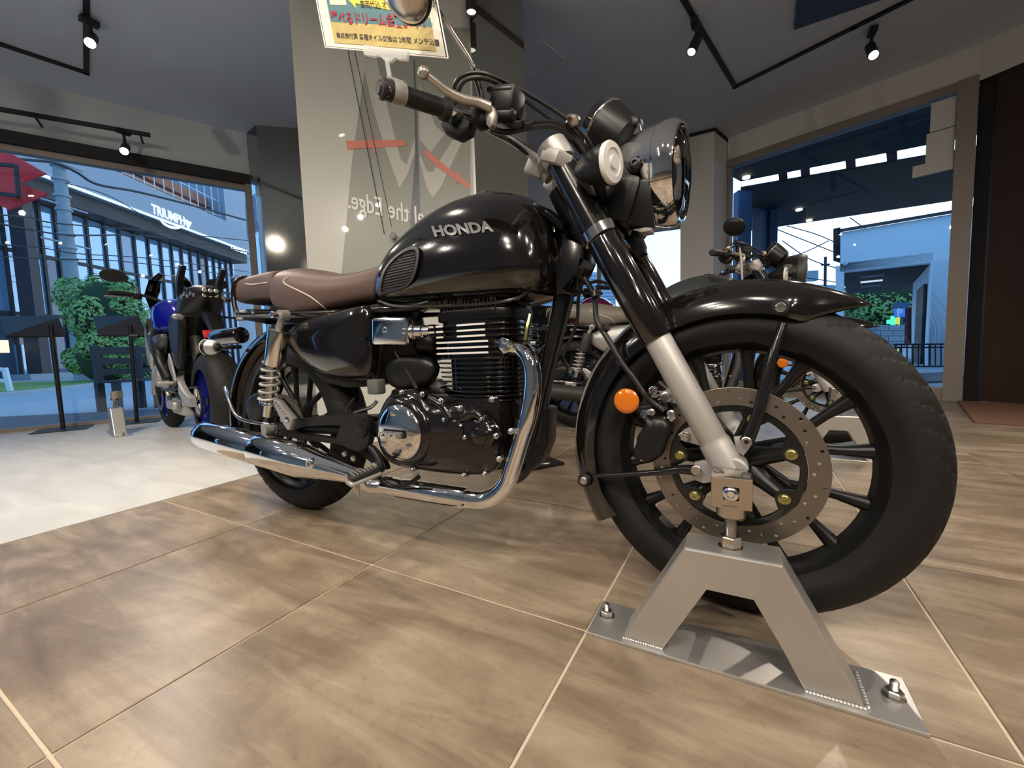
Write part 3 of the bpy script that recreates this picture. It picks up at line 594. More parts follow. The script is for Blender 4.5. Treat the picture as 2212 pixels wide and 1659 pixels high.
B().tube([FS(1354, 866, -.085), FS(1385, 880, -.075), FS(1430, 870, -.08)], .006, 8).ob('reflector_bracket', M['steelblk'], bike)
# --------- front fender
def fender(R0, a_start, a_end, cx, cz, halfw, steer, tips, thick=.002, lip=.006, flare=None, n=72):
    """arc fender: angle measured from +x axis, degrees"""
    secs = []; m = 14
    for k in range(n + 1):
        f = k / n; a = math.radians(a_start + (a_end - a_start) * f); R = R0(f) if callable(R0) else R0; hw = halfw(f) if callable(halfw) else halfw
        drop = tips(f) if tips else .05; ring = []
        pr = []
        for q in range(m + 1):
            t = -1 + 2 * q / m; y = hw * math.sin(t * PI / 2 * .98); d = drop * (1 - math.cos(t * PI / 2 * .98)); pr.append((y, d))
        for (y, d) in pr: ring.append((y, R - d))
        for (y, d) in pr[::-1]: ring.append((y * .97, R - d - thick))
        pts = []
        for y, r in ring:
            x = r * math.cos(a); z = r * math.sin(a); pts.append(Vector((cx + x * math.cos(steer) - y * math.sin(steer), x * math.sin(steer) + y * math.cos(steer), cz + z)))
        secs.append(pts)
    return B().loft(secs)
def hwf(f):   # front tip (f=0) narrows to a point-like lip
    return .066 * min(1, .01 + f / .12) ** .7
def drp(f): return .074 * min(1, .01 + f / .085) if f < .085 else (.074 if f < .93 else .074 * (1 + (f - .93) * 2))
ff = fender(lambda f: .370, 55.0, 212, 0, AX, hwf, STEER, drp, n=96).ob('front_fender', M['paint'], bike, 50)
# fender stays and bolts
B().tube([FS(1692, 700, -.068), FS(1668, 770, -.083), FS(1641, 880, -.095), FS(1622, 935, -.099), FS(1611, 955, -.1)], [.0075, .0095, .0105, .0115, .0125], 12).ob('fender_stay', M['frame'], bike)
B().tube([FS(1282, 1028, -.070), FS(1350, 1025, -.082), FS(1420, 1020, -.094), FS(1465, 1014, -.099), FS(1503, 1016, -.101)], [.0045, .006, .0065, .009, .011], 12).ob('fender_stay', M['frame'], bike)
for p, y in [((1612, 954), -.108), ((1504, 1015), -.110)]: B().lathe(FS(*p, y), (0, -1, 0), [(0, .0098), (.004, .0098), (.005, .008), (.005, .004), (.002, .004), (.002, 0)], 18).ob('stay_bolt', M['steel'], bike, 25)
for p, y in [((1686, 664), -.062), ((1261, 1038), -.072)]:
    B().lathe(FS(*p, y), (0, -1, 0), [(-.006, .017), (.002, .015), (.004, .0125)], 24).ob('fender_grommet', M['hose'], bike); B().lathe(FS(*p, y - .003), (0, -1, 0), [(0, .0095), (.004, .009), (.005, .0075), (.005, .004), (.002, .0035), (.002, 0)], 18).ob('fender_bolt', M['steel'], bike, 25)
# --------- steering head: clamps, covers
topz = .985
tc_ = B().prism([Vector((x, y, z)) for x, y, z in [(-.435, -.045, 0), (-.40, -.085, 0), (-.372, -.132, 0), (-.325, -.142, 0), (-.305, -.115, 0), (-.318, -.06, 0), (-.32, 0, 0), (-.318, .06, 0), (-.305, .115, 0), (-.325, .142, 0), (-.372, .132, 0), (-.40, .085, 0), (-.435, .045, 0)]], (0.0, 0, -.03), .005)
me = tc_.me('top_clamp'); Rm = Matrix.Translation((-.36, 0, .985)) @ Matrix.Rotation(math.radians(-27.3) * -1, 4, 'Y') @ Matrix.Rotation(STEER, 4, 'Z') @ Matrix.Translation((.36, 0, 0.015)); me.transform(Rm)
top = mk('top_clamp', me, M['alu'], bike)
for s in (-1, 1):
    p = FP(.99, s); B().lathe(p - FA * .032, FA, [(0, .030), (.002, .0345), (.040, .0355), (.046, .033)], 36).ob('fork_clamp', M['alu'], bike)
    B().lathe(p - FA * .040, FA, [(0, .014), (.002, .018), (.010, .018)], 6).ob('fork_cap', M['steel'], bike, 20)
B().lathe(Vector((-.355, 0, 1.012)), FA, [(0, .012), (.002, .02), (.012, .02)], 6).ob('stem_nut', M['chrome'], bike, 20)
# lower clamp + head tube
B().lathe(Vector((-.39, 0, .955)), FA, [(0, .03), (.17, .032)], 28).ob('head_tube', M['frame'], bike)
B().box((-.262, 0, .815), (.055, .235, .035), rot=Quaternion((0, 1, 0), math.radians(27)), bev=.01).ob('lower_clamp', M['frame'], bike)
# handlebar clamps and bar
for s in (-1, 1):
    c = U(1152, 352, -.055) if s < 0 else U(1152, 352, -.055) * 1 + Vector((0, .11, 0)); 
    B().box(c + Vector((.012, 0, -.012)), (.055, .034, .050), rot=Quaternion((0, 1, 0), math.radians(30)), bev=.010).ob('bar_clamp', M['alu'], bike)
    B().tube([c + Vector((.0, 0, -.005)), c + Vector((.04, 0, -.045))], .013, 12, smooth=False).ob('bar_riser', M['alu'], bike)
hb = [U(1163, 345, -.055), U(1140, 325, -.10), U(1105, 300, -.16), U(1075, 283, -.20), U(1040, 265, -.235), U(1000, 248, -.27), U(900, 215, -.345), U(832, 194, -.415)]
hbc = hb[0].copy(); 
HB = [Vector((hb[0].x, 0, hb[0].z))] + hb; left = [Vector((p.x + .02, -p.y, p.z)) for p in hb]
B().tube(left[::-1] + HB, .0115, 14, 6).ob('handlebar', M['chrome'], bike)
gdir = (hb[-1] - hb[-2]).normalized(); ge = U(826, 191, -.415); gi = U(968, 238, -.29)
gd = (gi - ge).normalized()
B().lathe(ge, gd, [(-.006, .012), (-.004, .0175), (0, .0185), (.003, .0185), (.004, .0165), (.02, .0165), ((gi - ge).length - .018, .0165), ((gi - ge).length - .015, .0205), ((gi - ge).length - .002, .0215), ((gi - ge).length, .018)], 28).ob('handlebar_grip', M['grip'], bike)
B().lathe(ge, gd, [(-.0085, 0), (-.0085, .010), (-.004, .0135), (0, .0135)], 24).ob('bar_end', M['steelblk'], bike)
lge = Vector((ge.x + .02, -ge.y, ge.z)); lgi = Vector((gi.x + .02, -gi.y, gi.z)); lgd = (lgi - lge).normalized()
B().lathe(lge, lgd, [(-.006, .012), (0, .0185), (.004, .0165), (.11, .0165), (.125, .0215), (.13, .018)], 24).ob('handlebar_grip', M['grip'], bike)
# switch housing
B().box(U(995, 245, -.265), (.045, .036, .050), rot=gd.to_track_quat('X', 'Z'), bev=.008).ob('switch_housing', M['plastic'], bike)
B().prism([U(*p, -.278) for p in [(955, 255), (990, 240), (1015, 262), (1008, 285), (985, 298), (962, 290), (950, 270)]], (0, .03, 0), .006).ob('throttle_housing', M['plastic'], bike)
B().box(Vector((lgi.x + .015, lgi.y - .025, lgi.z)), (.05, .045, .045), bev=.008).ob('switch_housing', M['plastic'], bike)
# lever
B().tube([U(918, 158, -.385), U(940, 176, -.37), U(965, 196, -.35), U(1000, 214, -.325), U(1035, 222, -.30), U(1058, 232, -.285)], [.0055, .0062, .0072, .0082, .0085, .0095], 12).ob('brake_lever', M['lever'], bike)
B().ell(U(915, 157, -.388), (.0105, .0105, .0105)).ob('lever_ball', M['lever'], bike)
B().prism([U(*p, -.285) for p in [(1025, 218), (1052, 218), (1064, 228), (1068, 245), (1064, 268), (1056, 276), (1048, 266), (1052, 245), (1044, 236), (1028, 232)]], (0, .016, 0), .003).ob('lever_bracket', M['lever'], bike)
B().box(U(1040, 252, -.275), (.03, .035, .04), bev=.006).ob('lever_clamp', M['satin'], bike)
# master cylinder reservoir (near side) and its hoses
B().box(U(1095, 222, -.235), (.055, .05, .048), rot=Quaternion((0, 1, 0), .25), bev=.006).ob('fluid_reservoir', M['plastic'], bike)
B().box(U(1092, 205, -.235), (.058, .052, .010), rot=Quaternion((0, 1, 0), .25), bev=.003).ob('reservoir_cap', M['satin'], bike)
B().box(U(1078, 250, -.245), (.07, .024, .022), rot=Quaternion((0, 1, 0), .2), bev=.005).ob('master_cylinder', M['satin'], bike)
c1 = [U(978, 205, -.30), U(984, 180, -.30), U(1000, 163, -.295), U(1030, 157, -.28), U(1065, 165, -.26), U(1130, 197, -.20), U(1200, 240, -.13), U(1240, 270, -.10), U(1275, 310, -.07), U(1282, 345, -.05)]
B().tube(c1, .0042, 8).ob('throttle_cable', M['hose'], bike)
c1 = [U(990, 200, -.30), U(997, 182, -.30), U(1012, 170, -.295), U(1040, 168, -.28), U(1075, 180, -.25), U(1130, 215, -.19), U(1200, 265, -.12), U(1235, 295, -.09), U(1262, 330, -.07), U(1268, 360, -.05)]
B().tube(c1, .0042, 8).ob('throttle_cable', M['hose'], bike)
B().tube([U(1090, 262, -.24), U(1110, 272, -.22), U(1150, 264, -.17), U(1200, 266, -.12), U(1235, 285, -.09), U(1262, 318, -.07), U(1285, 350, -.04)], .0058, 8).ob('brake_line', M['hose'], bike)
B().tube([U(1060, 278, -.25), U(1095, 285, -.22), U(1150, 275, -.17), U(1200, 275, -.12), U(1232, 300, -.09), U(1255, 330, -.05)], .0055, 8).ob('wiring_loom', M['hose'], bike)
B().cyl(U(1128, 270, -.2), U(1146, 266, -.18), .0075, seg=12).ob('hose_clip', M['steelblk'], bike)
# mirrors
B().tube([U(1040, 240, -.26), U(1038, 200, -.265), U(1026, 165, -.27), U(1020, 152, -.275)], .006, 10).ob('mirror_mount', M['steelblk'], bike)
B().lathe(U(1030, 158, -.27), (0, -.1, 1), [(-.012, .009), (.004, .009), (.008, .006)], 6).ob('mirror_nut', M['steelblk'], bike, 20)
mst = [U(1026, 152, -.27), U(1010, 122, -.29), U(960, 45, -.35), U(928, -8, -.40), U(905, -45, -.43)]
ms = B().tube(mst, .0044, 10).ob('mirror_stem', M['chromew'], bike)
mc = U(876, -34, -.455); md = Vector((-.62, -.62, -.30)).normalized(); mn = (CAM - mc).normalized(); mdir = (mn * .75 + Vector((-.9, .1, .15)) * .55).normalized()
mh = B().lathe(mc, mdir, [(-.006, .045), (0, .050), (.004, .0505), (.006, .049)], 48).ob('mirror_housing', M['plastic'], bike)
B().lathe(mc + mdir * .0045, mdir, [(0, .0478), (.004, .0465), (.012, .039), (.019, .024), (.022, 0)], 48).ob('mirror_back', M['nickel'], mh)
lm = [Vector((p.x + .02, -p.y, p.z)) for p in mst]; B().tube(lm, .0044, 8).ob('mirror_stem', M['chromew'], bike)
B().lathe(Vector((mc.x + .02, -mc.y, mc.z)), (-1, .1, 0), [(-.02, 0), (-.015, .03), (0, .056), (.006, .057), (.007, 0)], 40).ob('mirror_housing', M['plastic'], bike)
# clear card clip with price card --------------------------------------
card = empty('card_holder', U(850, 175, -.40)); tag(card, 'clear clip on the handlebar grip holding a printed Japanese price card in a sleeve', 'card')
def cs(o): return sub(o, card)
cs(B().box(ge + gd * .022 + Vector((0, 0, .017)), (.03, .022, .004), rot=gd.to_track_quat('X', 'Z'), bev=.001).ob('clip_band', M['clearp'], smooth=False))
cs(B().lathe(ge + gd * .022, gd, [(-.006, .0185), (-.006, .0195), (.018, .0195), (.018, .0185)], 24, cap=False).ob('clip_band', M['clearp']))
cs(B().cyl(U(842, 168, -.400), U(836, 130, -.390), .0045, seg=12).ob('clip_neck', M['clearp']))
cs(B().prism([U(*p, -.392) for p in [(784, 96), (880, 108), (878, 130), (858, 128), (855, 122), (842, 134), (832, 133), (818, 118), (806, 122), (785, 118)]], (0, .006, 0), .001).ob('clip_jaw', M['clearp'], smooth=False))
cy = -.385
def CP(px, py, off=0): return U(px, py, cy - off)
def card_uv():
    bl, br = CP(703, 102), CP(968, 126); tl = CP(676, -40); return bl, br, tl
bl, br, tl = card_uv(); cx_ = br - bl; cz_ = Vector((cx_.z, 0, -cx_.x)); cz_ = -cz_.normalized() if cz_.z < 0 else cz_.normalized(); cz_ = (tl - bl).normalized(); cH = .205
def CQ(u, v, off=0): return bl + cx_ * u + cz_ * (v * cH) + Vector((0, -off, 0))
cs(B().prism([CQ(0, 0), CQ(1, 0), CQ(1, 1), CQ(0, 1)], (0, .003, 0), .001).ob('sleeve', M['film'], smooth=False))
cs(B().prism([CQ(.012, .012, .0007), CQ(.988, .012, .0007), CQ(.988, .98, .0007), CQ(.012, .98, .0007)], (0, .0005, 0)).ob('paper', P('card_paper', (.80, .76, .66), .5), smooth=False))
b = B()
for a, c in [((0, 0), (1, 0)), ((1, 0), (1, 1)), ((0, 0), (0, 1))]: b.tube([CQ(*a), CQ(*c)], .0014, 6, smooth=False)
cs(b.ob('sleeve_edge', P('sleeve_edge', (.85, .85, .82), .25), smooth=False))
def cq(name, u0, v0, u1, v1, mat, off): return cs(B().prism([CQ(u0, v0, off), CQ(u1, v0, off), CQ(u1, v1, off), CQ(u0, v1, off)], (0, .0004, 0)).ob(name, mat, smooth=False))
M['cteal'] = P('card_teal', (.10, .22, .25), .5, noise_=(40, .3)); M['cyel'] = P('card_yellow', (.80, .66, .10), .5); M['cgold'] = P('card_gold', (.55, .43, .16), .5, noise_=(60, .3)); M['cred'] = P('card_red', (.38, .03, .05), .5); M['ccream'] = P('card_cream', (.78, .72, .55), .5); M['cdark'] = P('card_ink', (.06, .05, .04), .5); M['cgrey'] = P('card_drawing', (.22, .28, .30), .5)
cq('printed_field', .10, .10, .93, .98, M['cteal'], .0011); cq('printed_field', .10, .05, .93, .25, M['cgold'], .0015); cq('printed_panel', .13, .42, .28, .56, M['ccream'], .0016); cq('printed_panel', .10, .82, .47, .96, M['ccream'], .0016); cq('printed_panel', .55, .48, .90, .63, M['ccream'], .0016)
cs(B().prism([CQ(*p, .0018) for p in [(.30, .48), (.36, .56), (.36, .51), (.93, .42), (.93, .33), (.36, .44), (.36, .39)]], (0, .0004, 0)).ob('printed_arrow', M['cyel'], smooth=False))
xu = cx_.normalized()
def ct(t, u, v, h, mat, off=.0022, bold=.01, sx=1.0):
    me = text_mesh(t, 1, .0, bold); o = scale_text(me, CQ(u, v, off), xu * h * sx, cz_ * h); cs(mk('printed_lettering', me, mat, None, smooth=False))
ct('ご予約受付中！', .725, .555, .022, M['cdark']); ct('車両代込 オプション用品', .64, .425, .016, M['cdark'], sx=.85); ct('選べるドリーム会', .385, .285, .028, M['cred'], sx=.78, bold=.02); ct('実施中！', .79, .285, .028, M['cred'], sx=.78, bold=.02); ct('■点検付属 各種オイル交換は 2年間 メンテ込■', .55, .12, .0125, M['cdark'], sx=1.0); ct('新車両', .20, .89, .034, M['cdark']); ct('登場！', .36, .89, .034, M['cdark'])
def mini_bike(u, v, s):
    b = B()
    for du in (-.055, .055): b.tube([CQ(u + du * s + .028 * s * math.cos(a), v + .06 * s * math.sin(a), .0022) for a in [k * PI / 8 for k in range(17)]], .0008, 5, smooth=False)
    for q in [[(-.055, 0), (-.02, .05), (.03, .10), (.055, 0)], [(-.06, .07), (-.01, .08), (.03, .10), (.04, .12)], [(-.02, .0), (.015, .0), (.02, .05), (-.02, .05), (-.02, 0)]]: b.tube([CQ(u + x * s, v + y * s, .0022) for x, y in q], .0012, 5, smooth=False)
    cs(b.ob('printed_drawing', M['cgrey'], smooth=False))
mini_bike(.28, .66, 1.6); mini_bike(.62, .70, 1.4)
# --------- headlight
hd_ = Vector((math.cos(STEER), math.sin(STEER), -.03)).normalized(); hc = Vector((-.160, .006, .942)); hd_ = Vector((hd_.x, hd_.y, -.06)).normalized()
B().lathe(hc, hd_, [(-.10, 0), (-.098, .045), (-.082, .074), (-.045, .0945), (-.01, .102), (.006, .104)], 56).ob('headlight_shell', M['chrome'], bike)
B().lathe(hc, hd_, [(.006, .102), (.0085, .1055), (.022, .1080), (.038, .1065), (.050, .0995), (.051, .0935), (.042, .093)], 56, cap=False).ob('headlight_rim', M['chrome'], bike)
hl = B().lathe(hc, hd_, [(.036, .0925), (.044, .088), (.052, .070), (.057, .04), (.058, 0)], 48, cap=False).ob('headlight_lens', M['lens'], bike)
B().lathe(hc, hd_, [(.034, .091), (.020, .075), (.004, .05), (-.004, .02), (-.004, 0)], 48, cap=False).ob('headlight_reflector', M['chrome'], hl)
B().lathe(hc, hd_, [(.018, .0), (.018, .030), (.022, .032), (.030, .030), (.034, .022), (.035, 0)], 24).ob('headlight_bulb_shield', M['satin'], hl)
# headlight stay (black side plates)
sp_ = [(1338, 318), (1352, 308), (1378, 305), (1394, 318), (1398, 345), (1402, 400), (1416, 492), (1385, 490), (1352, 480), (1325, 470), (1300, 440), (1318, 400), (1330, 360)]
for s in (-1, 1):
    pts = [FS(*p, -.102) for p in sp_]
    if s > 0: pts = [Vector((p.x, -p.y, max(p.z, .875))) for p in pts]
    B().prism(pts, (0, -s * .004 if s < 0 else -.004, 0), .0015).ob('headlight_stay', M['satin'], bike)
B().box((-.215, 0, .88), (.06, .20, .10), rot=Quaternion((0, 1, 0), .3), bev=.02).ob('headlight_stay', M['satin'], bike)
B().lathe(FS(1373, 355, -.106), (0, -1, 0), [(-.003, .0085), (.006, .0085), (.0075, .0105), (.012, .0105), (.0135, .008), (.0135, .005), (.009, .0045), (.009, 0)], 24).ob('headlight_bolt', M['steelblk'], bike)
B().tube([FS(1352, 350, -.106), FS(1358, 364, -.110), FS(1368, 368, -.110)], .003, 8).ob('cable_guide', M['steelblk'], bike)
B().lathe(FS(1392, 498, -.02), (0, 0, -1), [(-.03, .01), (0, .01), (.008, .008)], 12).ob('horn_bracket', M['plastic'], bike)
hb_ = FS(1385, 502, -.03); B().box(hb_, (.05, .04, .010), bev=.003).ob('sensor_housing', M['clear'], bike)
B().prism([FS(*p, -.06) for p in [(1365, 495), (1382, 500), (1388, 530), (1395, 545), (1378, 556), (1362, 540), (1358, 515)]], (0, .03, 0), .004).ob('horn', M['satin'], bike)
# --------- turn signals
def bullet(c, d, name='turn_signal', sc=1.0, root=None, pend=None):
    r = B().lathe(c, d, [(-.058 * sc, 0), (-.056 * sc, .008 * sc), (-.045 * sc, .017 * sc), (-.025 * sc, .0265 * sc), (0, .0325 * sc), (.010 * sc, .0335 * sc)], 40).ob(name, M['plastic'], root)
    B().lathe(c, d, [(.010 * sc, .0335 * sc), (.014 * sc, .0335 * sc), (.017 * sc, .031 * sc), (.018 * sc, .022 * sc), (.0155 * sc, .020 * sc), (.0155 * sc, .012 * sc), (.019 * sc, .010 * sc), (.019 * sc, 0)], 40).ob('signal_lens', M['clear'], r)
    return r
tsd = Vector((.93, -.26, -.06)).normalized()
tp = U(1306, 356, -.165); ts_ = bullet(tp, tsd, root=bike, sc=1.18)
B().tube([tp - tsd * .025, tp - tsd * .02 + Vector((-.005, .05, -.03)), tp + Vector((-.03, .09, -.04))], .011, 10).ob('signal_stalk', M['plastic'], bike)
bullet(Vector((tp.x + .02, -tp.y, tp.z)), Vector((1, .05, 0)), root=bike, sc=1.18)
# --------- instrument
mdn = Vector((-.74, .05, .67)).normalized(); mcn = U(1322, 288, .0)
B().lathe(mcn, mdn, [(-.060, .0), (-.058, .035), (-.045, .052), (-.010, .058), (.022, .061)], 48).ob('instrument_housing', M['satin'], bike)
B().lathe(mcn, mdn, [(.022, .0610), (.024, .0625), (.027, .0625), (.0285, .0605)], 48, cap=False).ob('instrument_ring', M['chromew'], bike)
B().lathe(mcn, mdn, [(.0285, .0605), (.046, .0575), (.0475, .054), (.0475, 0)], 48).ob('instrument_face', M['darkglass'], bike)
B().prism([FS(*p, -.045) for p in [(1340, 268), (1362, 255), (1380, 262), (1383, 285), (1372, 312), (1345, 325), (1330, 315), (1338, 295)]], (0, .05, 0), .006).ob('instrument_bracket', M['satin'], bike)
B().lathe(FS(1368, 262, -.05), (.2, -1, .1), [(-.01, .010), (.004, .010), (.006, .006)], 14).ob('bracket_bolt', M['steelblk'], bike)
B().lathe(U(1238, 262, -.10), (.3, -.2, .6), [(-.014, .006), (-.006, .016), (.006, .017), (.012, .012), (.014, 0)], 24).ob('loom_cap', M['nickel'], bike)
# --------- fuel tank
def se(t, n): c, s = math.cos(t), math.sin(t); return math.copysign(abs(c) ** (2 / n), c), math.copysign(abs(s) ** (2 / n), s)
#        x      ztop   zbot   halfw  zmid
TK = [(-.962, .780, .735, .052), (-.955, .812, .722, .078), (-.935, .850, .712, .096), (-.905, .884, .702, .108), (-.86, .918, .694, .118), (-.80, .948, .690, .126), (-.73, .972, .687, .133), (-.66, .984, .684, .138), (-.59, .985, .682, .140), (-.53, .975, .683, .139), (-.475, .955, .686, .134), (-.435, .925, .693, .124), (-.408, .885, .706, .107), (-.393, .845, .728, .080), (-.388, .81, .755, .045)]
def tank(b):
    secs = []
    for x, zt, zb, w in TK:
        zm = zb + (zt - zb) * .38; pts = []
        for k in range(48):
            t = 2 * PI * k / 48; c, s = se(t, 2.35 if True else 2)
            z = zm + (zt - zm) * s if s > 0 else zm + (zm - zb) * s * 1.0
            yy = w * c
            if s > 0: yy *= 1 - .12 * s
            pts.append(Vector((x, yy, z)))
        secs.append(pts)
    # smooth along x
    out = []
    for k in range(48):
        out.append(crom([s[k] for s in secs], 4))
    return b.loft([[out[k][i] for k in range(48)] for i in range(len(out[0]))])
tk_ = tank(B()).ob('fuel_tank', M['paint'], bike, 60)
B().lathe(Vector((-.60, 0, .975)), (0, 0, 1), [(0, .034), (.010, .034), (.014, .028), (.015, 0)], 32).ob('filler_cap', M['chrome'], tk_)
# tank lower seam flange
fl_ = [U(817, 650, -.105), U(850, 660, -.112), U(900, 662, -.118), U(980, 660, -.12), U(1060, 655, -.115), U(1120, 643, -.10), U(1160, 615, -.07)]
B().tube(fl_, .0045, 8).ob('tank_flange', M['paint'], tk_)
# knee pad : shell + ribs
def ysurf(x, z):
    for a, c in zip(TK, TK[1:]):
        if a[0] <= x <= c[0]:
            f = (x - a[0]) / (c[0] - a[0]); zt, zb, w = [a[i] + (c[i] - a[i]) * f for i in (1, 2, 3)]; break
    else: zt, zb, w = TK[0][1:] if x < TK[0][0] else TK[-1][1:]
    zm = zb + (zt - zb) * .38; n = 2.35
    s = (z - zm) / ((zt - zm) if z > zm else (zm - zb)); s = max(-.999, min(.999, s)); c = (1 - abs(s) ** n) ** (1 / n)
    return -w * c * (1 - .12 * s if s > 0 else 1)
def onT(px, py, off=0.0):
    y = -.12
    for _ in range(12): p = U(px, py, y); y = y * .4 + .6 * (ysurf(p.x, p.z) - off)
    p = U(px, py, y); return p
pad_px = [(817, 640), (819, 610), (827, 585), (845, 560), (868, 541), (888, 532), (903, 534), (906, 550), (903, 572), (897, 595), (888, 612), (872, 625), (850, 632), (830, 638)]
def surf_patch(px, lift, wall, mat, name, parent, rings=5, power=1.0, inner=None):
    P2 = crom([Vector((a, b, 0)) for a, b in px], 4, True); c = sum(P2, Vector()) / len(P2); secs = []
    for k, (f, l) in enumerate([(1.0, -.004), (1.0, lift * .5), (.97, lift * .85), (.93, lift)] + ([(.8, lift), (.5, lift), (.2, lift), (.02, lift)] if not inner else [(.86, lift), (.82, lift * .45), (.5, lift * .45), (.2, lift * .45), (.02, lift * .45)])):
        secs.append([onT(*((c + (p - c) * f)[:2]), l) for p in P2])
    return B().loft(secs).ob(name, mat, parent, 50)
kp_ = surf_patch(pad_px, .010, .01, M['padr'], 'knee_pad', bike, inner=True)
def polyx(poly, y):
    xs = []
    for (x0, y0), (x1, y1) in zip(poly, poly[1:] + poly[:1]):
        if (y0 - y) * (y1 - y) < 0: xs.append(x0 + (x1 - x0) * (y - y0) / (y1 - y0))
    return sorted(xs)
pc = [(p.x, p.y) for p in crom([Vector((a, b, 0)) for a, b in pad_px], 4, True)]; pcc = (sum(p[0] for p in pc) / len(pc), sum(p[1] for p in pc) / len(pc))
inn = [(pcc[0] + (a - pcc[0]) * .80, pcc[1] + (b - pcc[1]) * .80) for a, b in pc]
for k in range(15):   # ribs run parallel, slightly rising to the right
    yy = 550 + k * 5.9
    sh = [(a, b + (a - pcc[0]) * .22) for a, b in inn]; xs = polyx(sh, yy)
    if len(xs) < 2 or xs[-1] - xs[0] < 8: continue
    x0, x1 = xs[0], xs[-1]; pts = [(x0 + (x1 - x0) * t / 4, yy - (x0 + (x1 - x0) * t / 4 - pcc[0]) * .22) for t in range(5)]
    B().tube([onT(a, b, .0058) for a, b in pts], .0017, 6, 2).ob('rib', M['padr'], kp_)
# badge on the tank
def surf_text(t, pxa, pxb, hpx, name, mat, parent, lift=.003, bold=.02, shear=0.0):
    me = text_mesh(t, 1, .03, bold, .0); vs = me.vertices; x0 = min(v.co.x for v in vs); x1 = max(v.co.x for v in vs); y0 = min(v.co.y for v in vs); y1 = max(v.co.y for v in vs)
    ax = Vector(pxb) - Vector(pxa)
    for v in vs:
        u = (v.co.x - x0) / (x1 - x0); w = (v.co.y - y0) / (y1 - y0) - .5
        px = pxa[0] + ax.x * u + shear * w * hpx; py = pxa[1] + ax.y * u - w * hpx
        v.co = onT(px, py, lift if v.co.z > 0 else 0)
    return mk(name, me, mat, parent, smooth=False)
surf_text('HONDA', (935, 500), (1063, 488), 24, 'tank_badge', M['badge'], bike, .004, .04, -.35)
# --------- side cover (dome)
sc_px = [(628, 735), (631, 720), (645, 706), (675, 690), (710, 678), (750, 669), (785, 662), (803, 663), (811, 690), (813, 740), (812, 790), (806, 812), (785, 817), (745, 817), (705, 806), (670, 786), (645, 762)]
B().pillow([U(*p, -.100) for p in sc_px], (0, -1, 0), .014, .038, 7, 4, power=.8).ob('side_cover', M['paint'], bike, 60)
B().lathe(U(640, 730, -.137), (-.2, -1, 0), [(-.01, .009), (0, .0095), (.002, .008), (.002, .005), (0, .005), (0, 0)], 20).ob('cover_bolt', M['satin'], bike)
B().prism([U(*p, -.118) for p in [(735, 730), (800, 728), (800, 733), (738, 736)]], (0, -.02, 0), .003).ob('cover_crease', M['paint'], bike)
B().prism([U(*p, -.085) for p in [(660, 790), (700, 812), (745, 823), (800, 822), (800, 835), (750, 838), (700, 826)]], (0, .12, 0), .004).ob('under_cover', M['plastic'], bike)
B().prism([U(*p, -.09) for p in [(790, 660), (815, 655), (830, 672), (838, 690), (822, 760), (818, 830), (800, 835), (800, 700)]], (0, .16, 0), .006).ob('airbox', M['plastic'], bike)
me = B().pillow([Vector((p.x, .100, p.z)) for p in [U(*p, -.100) for p in sc_px]], (0, 1, 0), .014, .038, 5, 2, power=.8).ob('side_cover', M['paint'], bike, 60)
# chrome throttle body cover
ic = [(818, 690), (824, 686), (890, 685), (895, 690), (895, 742), (890, 746), (824, 746), (818, 741)]
icv = B().prism([U(*p, -.115) for p in ic], (0, -.030, 0), .010).ob('throttle_body_cover', M['chromew'], bike)
for p in [(830, 712), (872, 715)]: B().lathe(U(*p, -.146), (0, -1, 0), [(-.002, .008), (0, .008), (.0015, .006), (.0015, .003), (0, 0)], 20).ob('cover_screw', M['chromew'], icv)
B().lathe(U(893, 717, -.125), (1, 0, 0), [(0, .022), (.012, .022), (.014, .018), (.036, .018), (.038, .014), (.06, .014)], 24).ob('intake_tube', M['chromew'], bike)
# --------- seat
def seat_sec(x, zt, zb, w, n=2.6, crown=.0, drop=0):
    pts = []
    for k in range(32):
        t = 2 * PI * k / 32; c, s = se(t, n); zm = (zt + zb) / 2; pts.append(Vector((x, w * c * (1.0 if s < 0 else 1 - .05 * s), zm + (zt - zb) / 2 * s)))
    return pts
def smooth_loft(secs, n=3):
    K_ = len(secs[0]); out = [crom([s[k] for s in secs], n) for k in range(K_)]; return [[out[k][i] for k in range(K_)] for i in range(len(out[0]))]
FSs = [(-1.405, .838, .745, .085), (-1.400, .862, .725, .112), (-1.375, .874, .708, .125), (-1.32, .874, .697, .131), (-1.25, .862, .694, .133), (-1.18, .845, .700, .130), (-1.11, .832, .708, .122), (-1.04, .829, .716, .112), (-.97, .836, .722, .100), (-.925, .848, .730, .088), (-.90, .850, .745, .07)]
B().loft(smooth_loft([seat_sec(*s, n=2.9) for s in FSs])).ob('rider_seat', M['leathertop'], bike, 60)
rs = [(-1.630, .838, .790, .098), (-1.622, .856, .775, .110), (-1.60, .864, .770, .116), (-1.54, .868, .766, .120), (-1.45, .872, .762, .122), (-1.40, .872, .758, .118), (-1.39, .868, .77, .105)]
B().loft(smooth_loft([seat_sec(*s, n=4.2) for s in rs])).ob('pillion_seat', M['leather'], bike, 60)
